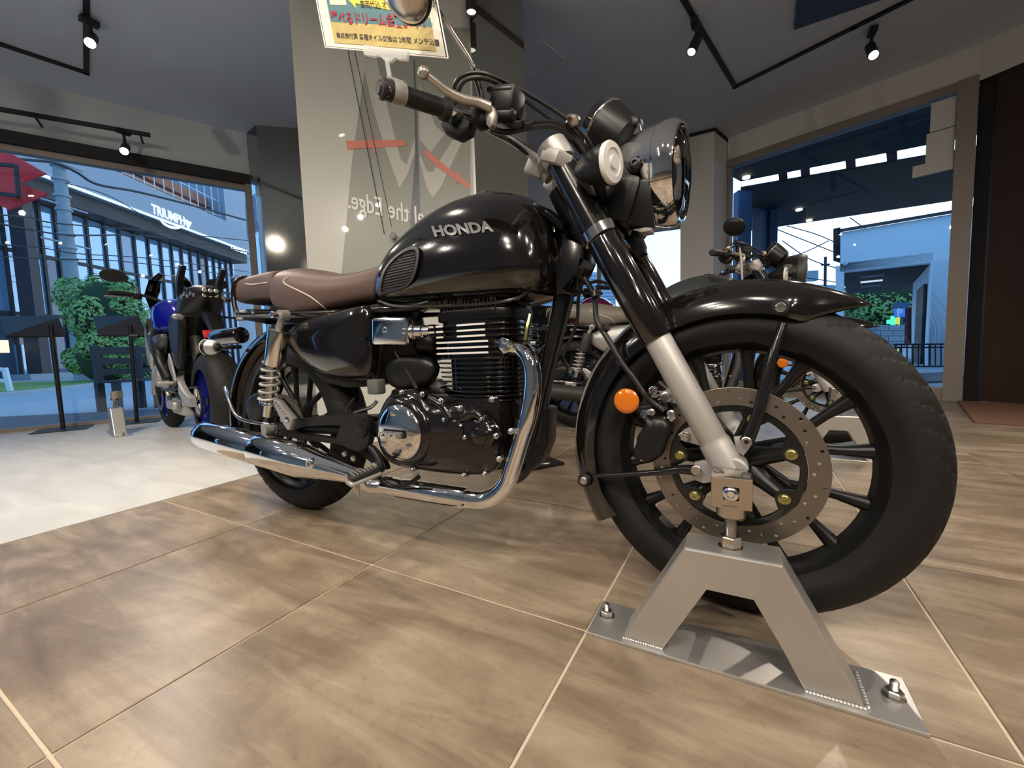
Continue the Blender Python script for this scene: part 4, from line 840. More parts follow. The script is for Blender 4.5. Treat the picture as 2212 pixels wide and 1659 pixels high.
# piping follows the edge of both seats
def seat_y(table, x, z, n):
    for a, c in zip(table, table[1:]):
        if a[0] <= x <= c[0]: f = (x - a[0]) / (c[0] - a[0]); zt, zb, w = [a[i] + (c[i] - a[i]) * f for i in (1, 2, 3)]; break
    else: return -.08
    s = max(-.99, min(.99, (z - (zt + zb) / 2) / ((zt - zb) / 2))); return -w * (1 - abs(s) ** n) ** (1 / n) * (1 if s < 0 else 1 - .05 * s)
def onS(px, py, tab, n, off=.001):
    y = -.11
    for _ in range(14): p = U(px, py, y); y = y * .5 + .5 * (seat_y(tab, p.x, p.z, n) - off)
    return U(px, py, y)
B().tube([onS(*p, FSs, 2.9) for p in [(624, 598), (614, 604), (613, 610), (622, 617), (645, 628), (665, 638), (680, 648), (695, 660), (708, 671)]], .0024, 8).ob('seat_piping', M['pipe_w'], bike)
B().tube([onS(*p, rs, 4.2) for p in [(530, 613), (545, 614.5), (572, 611), (603, 606)]], .0022, 8).ob('seat_piping', M['pipe_w'], bike)
# grab rail and tail
B().tube([U(600, 676, -.125), U(550, 678, -.125), U(520, 678, -.122), U(509, 668, -.122), U(504, 640, -.120), U(507, 615, -.115), U(518, 603, -.105), U(535, 600, -.09)] , .0085, 12).ob('grab_rail', M['paint'], bike)
gr2 = [U(509, 668, -.122), U(504, 640, -.120), U(507, 615, -.115), U(518, 603, -.105)]
B().tube([Vector((p.x, -p.y, p.z)) for p in gr2] , .0085, 12).ob('grab_rail', M['paint'], bike)
B().tube([U(518, 603, -.105), U(512, 601, 0), Vector((U(518, 603, -.105).x, .105, U(518, 603, -.105).z))], .0085, 12).ob('grab_rail', M['paint'], bike)
for p in [(510, 678), (548, 672)]: B().lathe(U(*p, -.130), (0, -1, 0), [(0, .009), (.004, .009), (.006, .006)], 14).ob('rail_bolt', M['chrome'], bike)
B().prism([U(*p, -.09) for p in [(530, 667), (620, 668), (680, 690), (800, 662), (800, 690), (690, 715), (600, 692), (530, 682)]], (0, .18, 0), .006).ob('subframe', M['plastic'], bike)
# rear fender
rf = fender(lambda f: .375, 78, 192, -1.44, .3195, .082, 0, lambda f: .055).ob('rear_fender', M['paint'], bike, 50)
B().prism([U(*p, -.03) for p in [(530, 676), (575, 682), (572, 700), (520, 690)]], (0, .06, 0), .006).ob('tail_bracket', M['plastic'], bike)
B().lathe(U(462, 729, -.03), (U(545, 722, -.03) - U(462, 729, -.03)), [(0, 0), (.004, .018), (.016, .030), (.04, .034), (.20, .032), (.22, .0)], 28).ob('tail_lamp', M['paint'], bike)
rsg = U(452, 750, -.15); bullet(rsg, Vector((-.97, -.22, .05)).normalized(), root=bike, sc=.9); B().lathe(rsg, (-1, -.2, .05), [(-.045, 0), (-.04, .02), (-.01, .028), (.012, .027), (.022, .016), (.024, 0)], 28).ob('turn_signal', M['castalu'], bike)
B().tube([rsg, U(490, 750, -.11), U(520, 749, -.06)], .008, 10).ob('signal_stalk', M['plastic'], bike)
# fender stay tube
B().tube([U(487, 838, -.07), U(494, 860, -.10), U(508, 893, -.12), U(530, 908, -.125), U(575, 916, -.12), U(590, 918, -.10)], .0065, 10).ob('fender_stay', M['chromew'], bike)
B().tube([U(580, 778, -.10), U(560, 800, -.095), U(548, 830, -.09), U(536, 880, -.09), U(530, 905, -.095)], .0065, 10).ob('fender_stay', M['frame'], bike)
# --------- rear shocks
for s in (-1, 1):
    f = lambda p: Vector((p.x, p.y * -s, p.z)); y = -.150
    T0, T1, T2, T3 = f(U(612, 681, y)), f(U(602, 712, y)), f(U(588, 785, y)), f(U(583, 868, y)); T4 = f(U(578, 935, y)); ax_ = (T3 - T1).normalized()
    L1 = (T2 - T1).length; sh = B().lathe(T1, ax_, [(-.004, .020), (0, .030), (.004, .0315), (L1 - .004, .0315), (L1, .030), (L1, .02)], 36).ob('shock_cover', M['chromew'], bike)
    B().lathe(T0 - Vector((0, .014, 0)), (0, 1, 0), [(0, .010), (0, .017), (.028, .017), (.028, .010)], 24).ob('shock_eye', M['castalu'], bike)
    B().tube([T0, T1], .011, 12, smooth=False).ob('shock_eye', M['castalu'], bike)
    B().lathe(T0 + Vector((0, s * .014, 0)), (0, s, 0), [(0, .008), (.014, .008), (.016, .011), (.024, .011), (.026, .008)], 16).ob('shock_bolt', M['chromew'], bike)
    B().tube([T2, T3], .015, 16, smooth=False).ob('shock_rod', M['steel'], bike)
    L = (T3 - T2).length; a = ax_.orthogonal().normalized(); bb = ax_.cross(a); pts = []; turns = 5.2
    for k in range(int(turns * 16) + 1): t = 2 * PI * k / 16; pts.append(T2 + ax_ * (L * k / (turns * 16)) + (a * math.cos(t) + bb * math.sin(t)) * .0275)
    B().tube(pts, .0046, 8, smooth=False).ob('coil_spring', M['springp'], bike)
    B().lathe(T3 - ax_ * .004, ax_, [(0, .028), (.004, .031), (.010, .031), (.014, .018), (.055, .017), (.058, .010)], 24).ob('shock_base', M['chromew'], bike)
    B().lathe(T4 + ax_ * -.01 - Vector((0, .014, 0)), (0, 1, 0), [(0, .015), (.028, .015)], 18).ob('shock_eye', M['castalu'], bike)
# passenger peg (folded) and hanger
B().prism([U(*p, -.165) for p in [(590, 862), (600, 866), (632, 905), (624, 930), (618, 928), (612, 912), (588, 872)]], (0, .02, 0), .004).ob('pillion_peg', M['castalu'], bike)
b = B()
for k in range(7): p = U(594 + k * 4.6, 868 + k * 6.2, -.168); b.box(p, (.010, .006, .003), rot=Quaternion((0, 1, 0), .3))
b.ob('peg_tread', M['castalu'], bike, smooth=False)
B().lathe(U(622, 906, -.166), (0, -1, 0), [(0, .009), (.006, .009), (.007, .006)], 16).ob('peg_bolt', M['chromew'], bike)
B().tube([U(612, 862, -.12), U(628, 880, -.12), U(647, 906, -.12)], .006, 8).ob('peg_hanger', M['frame'], bike)
# --------- swingarm / pivot plate with window
sw_o = [(640, 908), (700, 900), (760, 895), (790, 897), (802, 910), (803, 935), (798, 960), (782, 972), (765, 968), (740, 958), (700, 952), (665, 948), (630, 942), (615, 935), (622, 918)]
sw_i = [(655, 921), (700, 917), (738, 917), (742, 922), (733, 945), (726, 948), (690, 942), (655, 938), (645, 930)]
def plateY(outs, y, th, mat, name, parent, bev=.002, fn=U):
    loops = [[(fn(*p, y).x, fn(*p, y).z) for p in (o)] for o in outs]
    loops = [[(q.x, q.y) for q in crom([Vector((a, c, 0)) for a, c in lo], 3, True)] for lo in loops]
    me = curve_mesh(loops, th / 2, bev); me.transform(Matrix.Rotation(PI / 2, 4, 'X')); me.transform(Matrix.Translation((0, y, 0))); return mk(name, me, mat, parent, 30)
plateY([sw_o, sw_i], -.115, .018, M['satin'], 'pivot_plate', bike, .003)
B().lathe(U(783, 925, -.128), (0, -1, 0), [(-.008, .026), (0, .026), (.006, .023), (.009, .014), (.009, .004), (.007, .003), (.007, 0)], 32).ob('pivot_cap', M['satin'], bike)
for s in (-1, 1): B().tube([Vector((-.93, s * .085, .345)), Vector((-1.2, s * .088, .335)), Vector((-1.44, s * .088, .3195))], [.024, .02, .022], 14).ob('swingarm', M['satin'], bike)
B().tube([U(757, 905, -.11), U(770, 890, -.10), U(800, 880, -.10), U(815, 865, -.09)], .006, 10).ob('brake_pipe', M['chromew'], bike)
B().tube([U(745, 905, -.10), U(752, 880, -.09), U(765, 860, -.08)], .004, 8).ob('wiring_loom', M['hose'], bike)
B().box(U(813, 835, -.10), (.045, .035, .045), bev=.006).ob('relay_box', P('grey_plastic', (.10, .105, .10), .6), bike)
# rear caliper and axle
B().pillow([U(*p, -.10) for p in [(540, 868), (555, 850), (575, 850), (580, 880), (570, 905), (548, 905)]], (0, -1, 0), .012, .01, 4, 3).ob('rear_caliper', M['satin'], bike)
B().lathe(Vector((-1.44, -.09, .3195)), (0, -1, 0), [(0, .022), (.02, .020), (.022, .016), (.034, .016), (.036, .010)], 6).ob('rear_axle_nut', M['steel'], bike)
B().box(U(575, 925, -.125), (.05, .012, .03), bev=.004).ob('axle_adjuster', M['castalu'], bike)
# --------- frame tubes
for s in (-1, 1):
    B().tube([Vector((-.37, s * .03, .86)), Vector((-.47, s * .055, .90)), Vector((-.7, s * .075, .72)), Vector((-.95, s * .095, .70)), Vector((-1.2, s * .105, .705)), Vector((-1.62, s * .10, .735))], .014, 12).ob('frame_rail', M['frame'], bike)
B().tube([Vector((-.375, 0, .86)), Vector((-.39, 0, .70)), Vector((-.44, 0, .50)), Vector((-.50, 0, .27)), Vector((-.56, 0, .215))], .022, 16).ob('down_tube', M['frame'], bike)
B().tube([U(1245, 575, -.01), U(1235, 650, -.02), U(1190, 820, -.02), U(1160, 960, -.03)], .0045, 8).ob('wiring_loom', M['hose'], bike)
B().tube([U(1268, 580, -.02), U(1250, 640, -.01), U(1245, 700, .0), U(1215, 770, .0)], .0045, 8).ob('clutch_cable', M['hose'], bike)
B().tube([U(1240, 600, -.01), U(1262, 612, 0), U(1290, 608, -.02), U(1312, 612, -.04)], .004, 8).ob('clutch_cable', M['hose'], bike)
B().tube([U(1240, 630, -.01), U(1262, 632, 0), U(1300, 634, -.02)], .0035, 8).ob('wiring_loom', M['hose'], bike)
B().prism([U(*p, -.05) for p in [(1195, 560), (1220, 510), (1262, 530), (1262, 560), (1240, 580), (1222, 630), (1200, 640)]], (0, .10, 0), .01).ob('frame_neck_cover', M['frame'], bike)
# regulator low behind the pipe
B().prism([U(*p, -.03) for p in [(1148, 990), (1172, 880), (1185, 885), (1180, 960), (1165, 1000), (1130, 1030), (1125, 1010)]], (0, .07, 0), .008).ob('lower_frame_cover', M['satin'], bike)
# --------- engine
EX = -.617
eng = B().box((-.70, 0, .36), (.36, .20, .22), bev=.04).ob('crankcase', M['engine'], bike)
B().box((-.84, 0, .40), (.16, .19, .16), bev=.04).ob('gearbox_case', M['engine'], bike)
ec = [(829, 925), (838, 885), (852, 858), (870, 846), (905, 842), (930, 852), (950, 872), (985, 872), (1010, 872), (1040, 888), (1062, 905), (1082, 930), (1090, 960), (1087, 992), (1076, 1012), (1050, 1018), (1005, 1018), (950, 1013), (905, 1006), (862, 995), (840, 968)]
cc = B().pillow([U(*p, -.095) for p in ec], (0, -1, 0), .030, .022, 5, 3, power=.7).ob('crankcase_cover', M['engine'], bike, 50)
cv = Vector((-.803, -.125, .360))
B().lathe(cv, (0, -1, 0), [(0, .098), (.018, .098), (.030, .090), (.036, .078)], 56).ob('clutch_cover', M['engine'], bike)
ch_ = B().lathe(cv, (0, -1, 0), [(.034, .0755), (.040, .0765), (.044, .074), (.050, .060), (.054, .035), (.055, 0)], 64).ob('clutch_badge_cover', M['chrome'], bike)
bdg = [(-.036, -.011), (.036, -.011), (.039, -.008), (.039, .008), (.036, .011), (-.036, .011), (-.039, .008), (-.039, -.008)]
B().prism([cv + Vector((x, -.0545, z)) for x, z in bdg], (0, -.0022, 0), .0007).ob('badge_plate', M['engine'], ch_)
tm = text_mesh('HONDA', 1, .05, .035); w_ = max(v.co.x for v in tm.vertices) - min(v.co.x for v in tm.vertices); scale_text(tm, cv + Vector((0, -.0572, 0)), Vector((.064 / w_, 0, 0)), Vector((0, 0, .0165))); mk('badge_lettering', tm, M['badge'], ch_, smooth=False)
for a in (95, 215, 325):
    c = cv + Vector((math.cos(math.radians(a)) * .054, -.050, math.sin(math.radians(a)) * .054)); B().lathe(c, (0, -1, 0), [(-.004, .011), (.0, .011), (.001, .009), (.001, .007), (.006, .0065), (.007, .004), (.004, .003), (.004, 0)], 24).ob('cover_screw', M['chrome'], ch_)
for p, r in [((868, 848), .006), ((912, 852), .006), ((952, 867), .0065), ((994, 882), .0065), ((960, 906), .006), ((1062, 863), .006), ((1040, 905), .0065), ((1005, 944), .0065), ((1071, 942), .006), ((1103, 932), .006), ((1078, 992), .006), ((1002, 1028), .006), ((1047, 1025), .006), ((893, 1014), .006), ((845, 965), .006), ((858, 868), .005), ((888, 862), .005)]:
    B().lathe(U(*p, -.140), (0, -1, 0), [(-.016, r * 1.25), (0, r * 1.25), (.001, r), (.006, r * .95), (.0075, r * .6)], 14).ob('case_bolt', M['steel'], cc, 25)
B().lathe(U(987, 927, -.138), (0, -1, 0), [(-.01, .026), (.010, .0255), (.014, .022), (.014, 0)], 32).ob('sensor_cover', M['engine'], bike)
B().lathe(U(1045, 938, -.138), (0, -1, 0), [(-.01, .034), (.006, .033), (.012, .024), (.024, .020), (.028, .012), (.028, 0)], 28).ob('oil_filler', M['engine'], bike)
B().tube([U(1000, 905, -.135), U(1025, 893, -.14), U(1040, 900, -.14)], .012, 12).ob('oil_gallery', M['engine'], bike)
B().tube([U(975, 905, -.135), U(960, 880, -.13), U(930, 860, -.12)], .014, 12).ob('oil_gallery', M['engine'], bike)
M['finedge'] = P('polished_fin_edge', (.85, .83, .80), .4, .3)
# cylinder fins: each fin a plate
def rsq(cx, cz_, hx, hy, r, z0, z1, name, mat, parent, bev=.0):
    pts = []
    for sx, sy, a0 in [(1, 1, 0), (-1, 1, 90), (-1, -1, 180), (1, -1, 270)]:
        for k in range(9): a = math.radians(a0 + k * 11.25); pts.append(Vector((cx + sx * (hx - r) + r * math.cos(a), sy * (hy - r) + r * math.sin(a), z0)))
    return B().prism(pts, (0, 0, z1 - z0), bev).ob(name, mat, parent, 40)
cylb = rsq(EX, 0, .098, .082, .07, .43, .56, 'cylinder', M['engine'], bike)
for k in range(10):
    z = .442 + k * .0122; g = .103 + .0013 * k; rsq(EX, 0, g + .010, g - .006, .075, z, z + .0042, 'cooling_fin', M['engine'], cylb, .0012)
head = rsq(EX, 0, .108, .090, .06, .555, .665, 'cylinder_head', M['engine'], bike)
for k in range(6):
    z = .5655 + k * .0143; f = rsq(EX, 0, .128, .106, .05, z, z + .0045, 'cooling_fin', M['engine'], head, .001)
    for (x0, x1, xa) in ([(-.085, .075, 0)] if k < 3 else [(-.085, -.062, 0), (-.018, .068, 0)]):
        B().box((EX + (x0 + x1) / 2 - .005, -.1064, z + .00225), (x1 - x0, .0014, .0048)).ob('polished_fin_edge', M['finedge'], head, smooth=False)
hc_ = rsq(EX, 0, .118, .092, .05, .652, .680, 'head_cover', M['satin'], bike, .004)
rsq(EX, 0, .108, .080, .045, .680, .708, 'head_cover', M['satin'], bike, .006)
for k in range(16): B().box((EX - .085 + k * .0113, -.084, .688), (.0035, .014, .034), bev=.001).ob('cover_rib', M['satin'], hc_)
for dx in (-.07, -.02, .03, .075): B().lathe(Vector((EX + dx, -.085, .700)), (0, -.4, 1), [(0, .008), (.008, .008), (.009, .005)], 6).ob('case_bolt', M['steelblk'], hc_, 20)
# exhaust port, header pipe, sleeve, silencer
B().prism([U(*p, -.095) for p in [(1083, 735), (1092, 728), (1105, 733), (1112, 742), (1108, 760), (1095, 765), (1085, 752)]], (0, -.018, 0), .003).ob('exhaust_flange', M['chromew'], bike)
for p in [(1092, 738), (1104, 745)]: B().lathe(U(*p, -.116), (.2, -1, 0), [(0, .007), (.008, .007), (.010, .004)], 6).ob('flange_nut', M['chromew'], bike, 20)
hp = [Vector((EX + .060, -.055, .600)), U(1105, 750, -.075), U(1128, 756, -.085), U(1145, 780, -.095), U(1151, 815, -.10), U(1148, 860, -.105), U(1138, 910, -.11), U(1125, 950, -.112), U(1110, 1000, -.116), U(1096, 1040, -.12), U(1075, 1067, -.125), U(1045, 1080, -.13), U(1012, 1079, -.135), U(960, 1070, -.135)]
B().tube(hp, .0218, 28, 6).ob('header_pipe', M['chrome'], bike)
sa, sb = U(1006, 1077, -.135), U(830, 1048, -.140); sdv = (sb - sa).normalized(); sl_ = (sb - sa).length
B().lathe(sa, sdv, [(-.004, .022), (-.003, .0265), (.004, .0275), (sl_ * .97, .0275), (sl_, .024)], 32).ob('pipe_sleeve', M['chrome'], bike)
B().tube([U(835, 1050, -.14), U(800, 1048, -.15), U(775, 1032, -.165), U(745, 1022, -.17)], .023, 20).ob('link_pipe', M['chromew'], bike)
m0, m1 = U(772, 1028, -.17), U(432, 935, -.185); mv = (m1 - m0).normalized(); ml = (m1 - m0).length
# silencer: cone then barrel then tail
mu = B().lathe(m0, mv, [(0, .019), (.0, .023), (.035, .0265), (.12, .0365), (.215, .0495), (.235, .0515)], 48).ob('silencer_cone', M['chrome'], bike)
B().lathe(m0, mv, [(.235, .0520), (.238, .0532), (.45, .0532), (.452, .0526), (.454, .0532), (ml * .93, .0505), (ml * .965, .047), (ml * .975, .040), (ml * .975, .0)], 56).ob('silencer', M['chrome'], bike)
B().lathe(m0, mv, [(ml * .97, .019), (ml * 1.03, .019), (ml * 1.03, .015), (ml * .98, .015)], 28, cap=False).ob('tail_pipe', M['chromew'], bike)
hs = [U(*p, -.205) for p in [(668, 1000), (680, 997), (745, 1018), (762, 1026), (758, 1032), (735, 1026), (678, 1010), (668, 1008)]]
b = B().lathe(U(672, 1001, -.206), (0.05, -1, .05), [(-.006, .0155), (.006, .0155), (.008, .013), (.008, .010), (.004, .009), (.004, 0)], 28).ob('silencer_grommet', M['chromew'], bike)
B().lathe(U(672, 1001, -.212), (.05, -1, .05), [(0, .008), (.006, .0075), (.008, .004), (.004, .003), (.004, 0)], 18).ob('silencer_bolt', M['steel'], bike)
B().tube([U(688, 1003, -.214), U(715, 1012, -.203), U(756, 1026, -.190)], .0035, 8).ob('silencer_crease', M['chrome'], bike)
B().prism([U(*p, -.16) for p in [(820, 1062), (985, 1088), (1000, 1093), (975, 1094), (860, 1075)]], (0, .02, 0), .001).ob('sleeve_bracket', M['frame'], bike)
# foot peg and brake pedal
fp0, fp1 = U(755, 1040, -.27), U(815, 1016, -.20); fd = (fp1 - fp0).normalized()
B().box((fp0 + fp1) / 2 + Vector((0, 0, .006)), ((fp1 - fp0).length, .040, .014), rot=fd.to_track_quat('X', 'Z'), bev=.005).ob('foot_peg', M['hose'], bike)
B().box((fp0 + fp1) / 2 + Vector((0, 0, -.006)), ((fp1 - fp0).length + .01, .044, .012), rot=fd.to_track_quat('X', 'Z'), bev=.005).ob('foot_peg', M['castalu'], bike)
b = B()
for k in range(7): b.box(fp0 + (fp1 - fp0) * (.12 + k * .125) + Vector((0, 0, .014)), (.003, .030, .005), rot=fd.to_track_quat('X', 'Z'))
b.ob('peg_tread', M['castalu'], bike, smooth=False)
B().tube([(fp0 * .7 + fp1 * .3), (fp0 * .7 + fp1 * .3) + Vector((-.005, 0, -.045))], .005, 10, smooth=False).ob('peg_feeler', M['castalu'], bike)
B().tube([fp1, U(825, 1012, -.17), U(815, 985, -.14), U(800, 965, -.125)], .009, 10).ob('peg_hanger', M['satin'], bike)
for p in [(812, 1003), (824, 1014), (764, 990), (745, 980)]: B().lathe(U(*p, -.16), (0, -1, 0), [(0, .0085), (.005, .0085), (.006, .005)], 18).ob('hanger_bolt', M['chromew'], bike)
B().tube([U(815, 1028, -.19), U(845, 1050, -.18), U(880, 1046, -.175), U(905, 1030, -.175)], .006, 10).ob('brake_pedal', M['satin'], bike)
B().box(U(885, 1026, -.18), (.045, .03, .008), rot=Quaternion((0, 1, 0), -.25), bev=.002).ob('pedal_pad', M['castalu'], bike)
B().prism([U(*p, -.10) for p in [(800, 965), (830, 1000), (835, 1015), (815, 1012), (790, 990), (770, 975), (785, 962)]], (0, .02, 0), .003).ob('peg_bracket', M['satin'], bike)
# hidden middle: intake, battery area
B().ell((-.80, 0, .60), (.055, .07, .055)).ob('intake_body', M['satin'], bike); B().tube([Vector((-.80, -.01, .61)), Vector((-.70, 0, .635))], .03, 16).ob('intake_duct', M['satin'], bike)
B().pillow([U(*p, -.055) for p in [(845, 790), (870, 770), (905, 765), (940, 775), (950, 800), (930, 830), (880, 840), (850, 825)]], (0, -1, 0), .02, .02, 4, 3).ob('starter_cover', M['satin'], bike)
B().tube([U(855, 760, -.08), U(880, 800, -.09), U(900, 840, -.09)], .006, 8).ob('wiring_loom', M['hose'], bike)
B().prism([U(*p, -.05) for p in [(895, 835), (925, 818), (945, 822), (955, 835), (935, 845), (910, 848)]], (0, .04, 0), .004).ob('starter_motor', M['castalu'], bike)
B().tube([U(1145, 680, -.07), U(1140, 705, -.08), U(1135, 735, -.085)], .006, 10).ob('oxygen_sensor', M['gold'], bike)
# ================================================================== THE STANDS
stn = None
def make_stand(label, mirror=False):
    r = empty('wheel_stand', (0, -.17, 0)); tag(r, label, 'stand', 'aluminium bike stands'); Y0, Y1 = -.232, -.115
    def a(o): return sub(o, r)
    mt = M['stand']
    pl = [G(1268, 1368), G(2004, 1588), G(1945, 1468), G(1300, 1300)]
    x0, x1 = -.262, .248
    b = a(B().prism([(x0, -.236, .0), (x1, -.236, .0), (x1, -.118, .0), (x0, -.118, .0)], (0, 0, .006), .0015).ob('base_plate', mt, smooth=False))
    # trapezoid leg: outline in the XZ plane, square tube 70 mm deep
    o_ = [(1362, 1372 - 8), (1470, 1180), (1690, 1222), (1872, 1520), (1738, 1478), (1632, 1290), (1523, 1268), (1432, 1392)]
    yf = -.222
    pts = [U(*p, yf) for p in [(1345, 1368), (1478, 1183), (1692, 1222), (1872, 1520), (1738, 1480), (1632, 1292), (1523, 1268), (1432, 1393)]]
    for k in (0, 3, 4, 7): pts[k].z = .006
    body = a(B().prism(pts, (0, .075, 0), .004).ob('leg_frame', mt, None, 30, smooth=False))
    # welds
    for (p, q) in [(pts[0], pts[7]), (pts[4], pts[3])]:
        n = 16; b = B()
        for k in range(n): c = p.lerp(q, (k + .5) / n); b.ell(c + Vector((0, -.003, .001)), ((q - p).length / n * .8, .004, .0045), 8, 5)
        a(b.ob('weld_bead', M['stand']))
    b = B()
    for k in range(12): b.ell(pts[3] + Vector((.003, .004 + k * .007, .001)), (.004, .006, .0045), 8, 5)
    a(b.ob('weld_bead', M['stand']))
    # adjuster: nut, threaded rod, clamp block
    rx = U(1578, 1180, -.17).x; rz = U(1580, 1192, -.178).z
    bz = pts[1].z
    nc = Vector((rx, -.184, pts[1].z - .002))
    a(B().lathe(nc, (0, 0, 1), [(0, .020), (.003, .020), (.003, .0), ], 28).ob('washer', M['nickel']))
    a(B().lathe(nc + Vector((0, 0, .003)), (0, 0, 1), [(0, .016), (.002, .0175), (.018, .0175), (.020, .016)], 6).ob('lock_nut', M['nickel'], None, 20))
    prof = []; z = 0; top = .278 - nc.z
    while z < top: prof += [(z, .0088), (z + .0012, .0102)]; z += .0024
    a(B().lathe(nc, (0, 0, 1), prof, 24).ob('threaded_rod', M['nickel'], None, 60))
    a(B().lathe(Vector((rx, -.184, .268)), (0, 0, 1), [(0, .0215), (.002, .0235), (.022, .0235)], 32).ob('swivel_boss', M['nickel']))
    bc = U(1580, 1062, -.172); q = [(1537, 1016), (1620, 1022), (1622, 1105), (1602, 1106), (1602, 1110), (1560, 1098), (1540, 1098)]
    x0, x1 = U(1538, 1060, -.200).x, U(1624, 1060, -.200).x; z0, z1 = .287, .339
    M_ = M['nickel']; yb, ye = -.200, -.136
    loops = [[(x0, z0), (x1, z0), (x1, z1), (x0, z1)], [((x0 + x1) / 2 - .014, .300), ((x0 + x1) / 2 + .013, .300), ((x0 + x1) / 2 + .013, .325), ((x0 + x1) / 2 - .014, .325)]]
    me = curve_mesh(loops, (ye - yb) / 2, .0015); me.transform(Matrix.Rotation(PI / 2, 4, 'X')); me.transform(Matrix.Translation((0, (yb + ye) / 2, 0))); a(mk('clamp_block', me, M_, None, 30))
    c = Vector(((x0 + x1) / 2 - .001, yb, .312)); a(B().lathe(c, (0, -1, 0), [(-.07, .010), (-.004, .010), (-.003, .0125), (.003, .0125), (.006, .010), (.007, .006), (.004, .005), (.004, 0)], 28).ob('axle_pin', M['chrome'], None))
    for dx in (-.020, .022): a(B().lathe(Vector(((x0 + x1) / 2 + dx, -.170, z1)), (0, 0, 1), [(-.01, .0085), (.001, .0085), (.004, .008), (.005, .005), (.002, .0045), (.002, 0)], 20).ob('cap_screw', M['steel'], None, 25))
    # anchor bolts on the plate
    for (px, py) in [(1311, 1330), (1931, 1505)]:
        p = G(px, py, .006); a(B().lathe(p, (0, 0, 1), [(0, .0155), (.002, .0155), (.002, .0)], 24).ob('washer', M['steel'])); a(B().lathe(p, (0, 0, 1), [(.002, .011), (.003, .0125), (.011, .0125), (.0125, .011)], 6).ob('anchor_nut', M['steel'], None, 20))
        prof = [(0, .006)]; z = .0125
        while z < .026: prof += [(z, .0052), (z + .001, .0062)]; z += .002
        a(B().lathe(p, (0, 0, 1), prof + [(.028, .004), (.0285, 0)], 18).ob('anchor_bolt', M['steel'], None, 60))
    return r
st1 = make_stand('aluminium axle stand bolted to the tiles, clamped to the foreground front wheel')
# ================================================================== OTHER MOTORCYCLES
M['tank2'] = P('grey_green_satin_tank', (.05, .058, .055), .28, coat=.6); M['seat2'] = P('grey_brown_vinyl', (.16, .14, .12), .5); M['muff2'] = P('matt_black_muffler', (.035, .032, .03), .5)
b2 = dup(bike, None, {M['paint']: M['paint']}, loc=(.43, 1.86, 0), rz=math.radians(.3))
tag(b2, 'dark grey-green retro motorcycle parked behind the foreground wheel, round mirror up', 'motorcycle')
for o in list(b2.children):
    n = o.name.split('.')[0]
    def re(mt):
        me = o.data.copy(); me.materials.clear(); me.materials.append(mt); o.data = me
    if n == 'fuel_tank': re(M['tank2'])
    elif n in ('silencer', 'silencer_cone', 'pipe_sleeve', 'header_pipe', 'link_pipe', 'headlight_shell', 'headlight_rim', 'shock_cover', 'throttle_body_cover'): re(M['muff2'] if n != 'headlight_shell' else M['plastic'])
    elif n == 'side_cover': re(M['castalu'])
    elif n == 'mirror_housing':
        for q_ in o.children: m9 = q_.data.copy(); m9.materials.clear(); m9.materials.append(M['plastic']); q_.data = m9
    elif n in ('rider_seat', 'pillion_seat'): re(M['seat2'])
    elif n == 'side_reflector': o['label'] = 'round amber reflector'
    elif n == 'tank_badge': bpy.data.objects.remove(o)
# round rear-facing mirror that shows above the handlebar, wing emblem, tie tag
mm_ = Vector((-.545, -.30, 0)); 
def at2(px, py, off=1.62): return U(px, py, off)
def s2(o): return sub(o, b2)
s2(B().tube([at2(1597, 535, 1.55), at2(1600, 560, 1.55), at2(1603, 608, 1.55)], [.004, .006, .004], 6).ob('price_tag_string', M['pipe_w']))
for k in range(4): s2(B().tube([at2(1529 + k * 2, 596 + k * 4, 1.70), at2(1545, 602 + k * 2.4, 1.70), at2(1560 - k * 3, 604 + k * 2, 1.70)], .0025, 5).ob('wing_emblem', M['black']))
# stand copies
st2 = dup(st1, None, None, loc=Vector((0, -.17, 0)) + Vector((.43, 1.86, 0))); tag(st2, 'aluminium axle stand under the front wheel of the grey-green motorcycle behind', 'stand', 'aluminium bike stands'); 
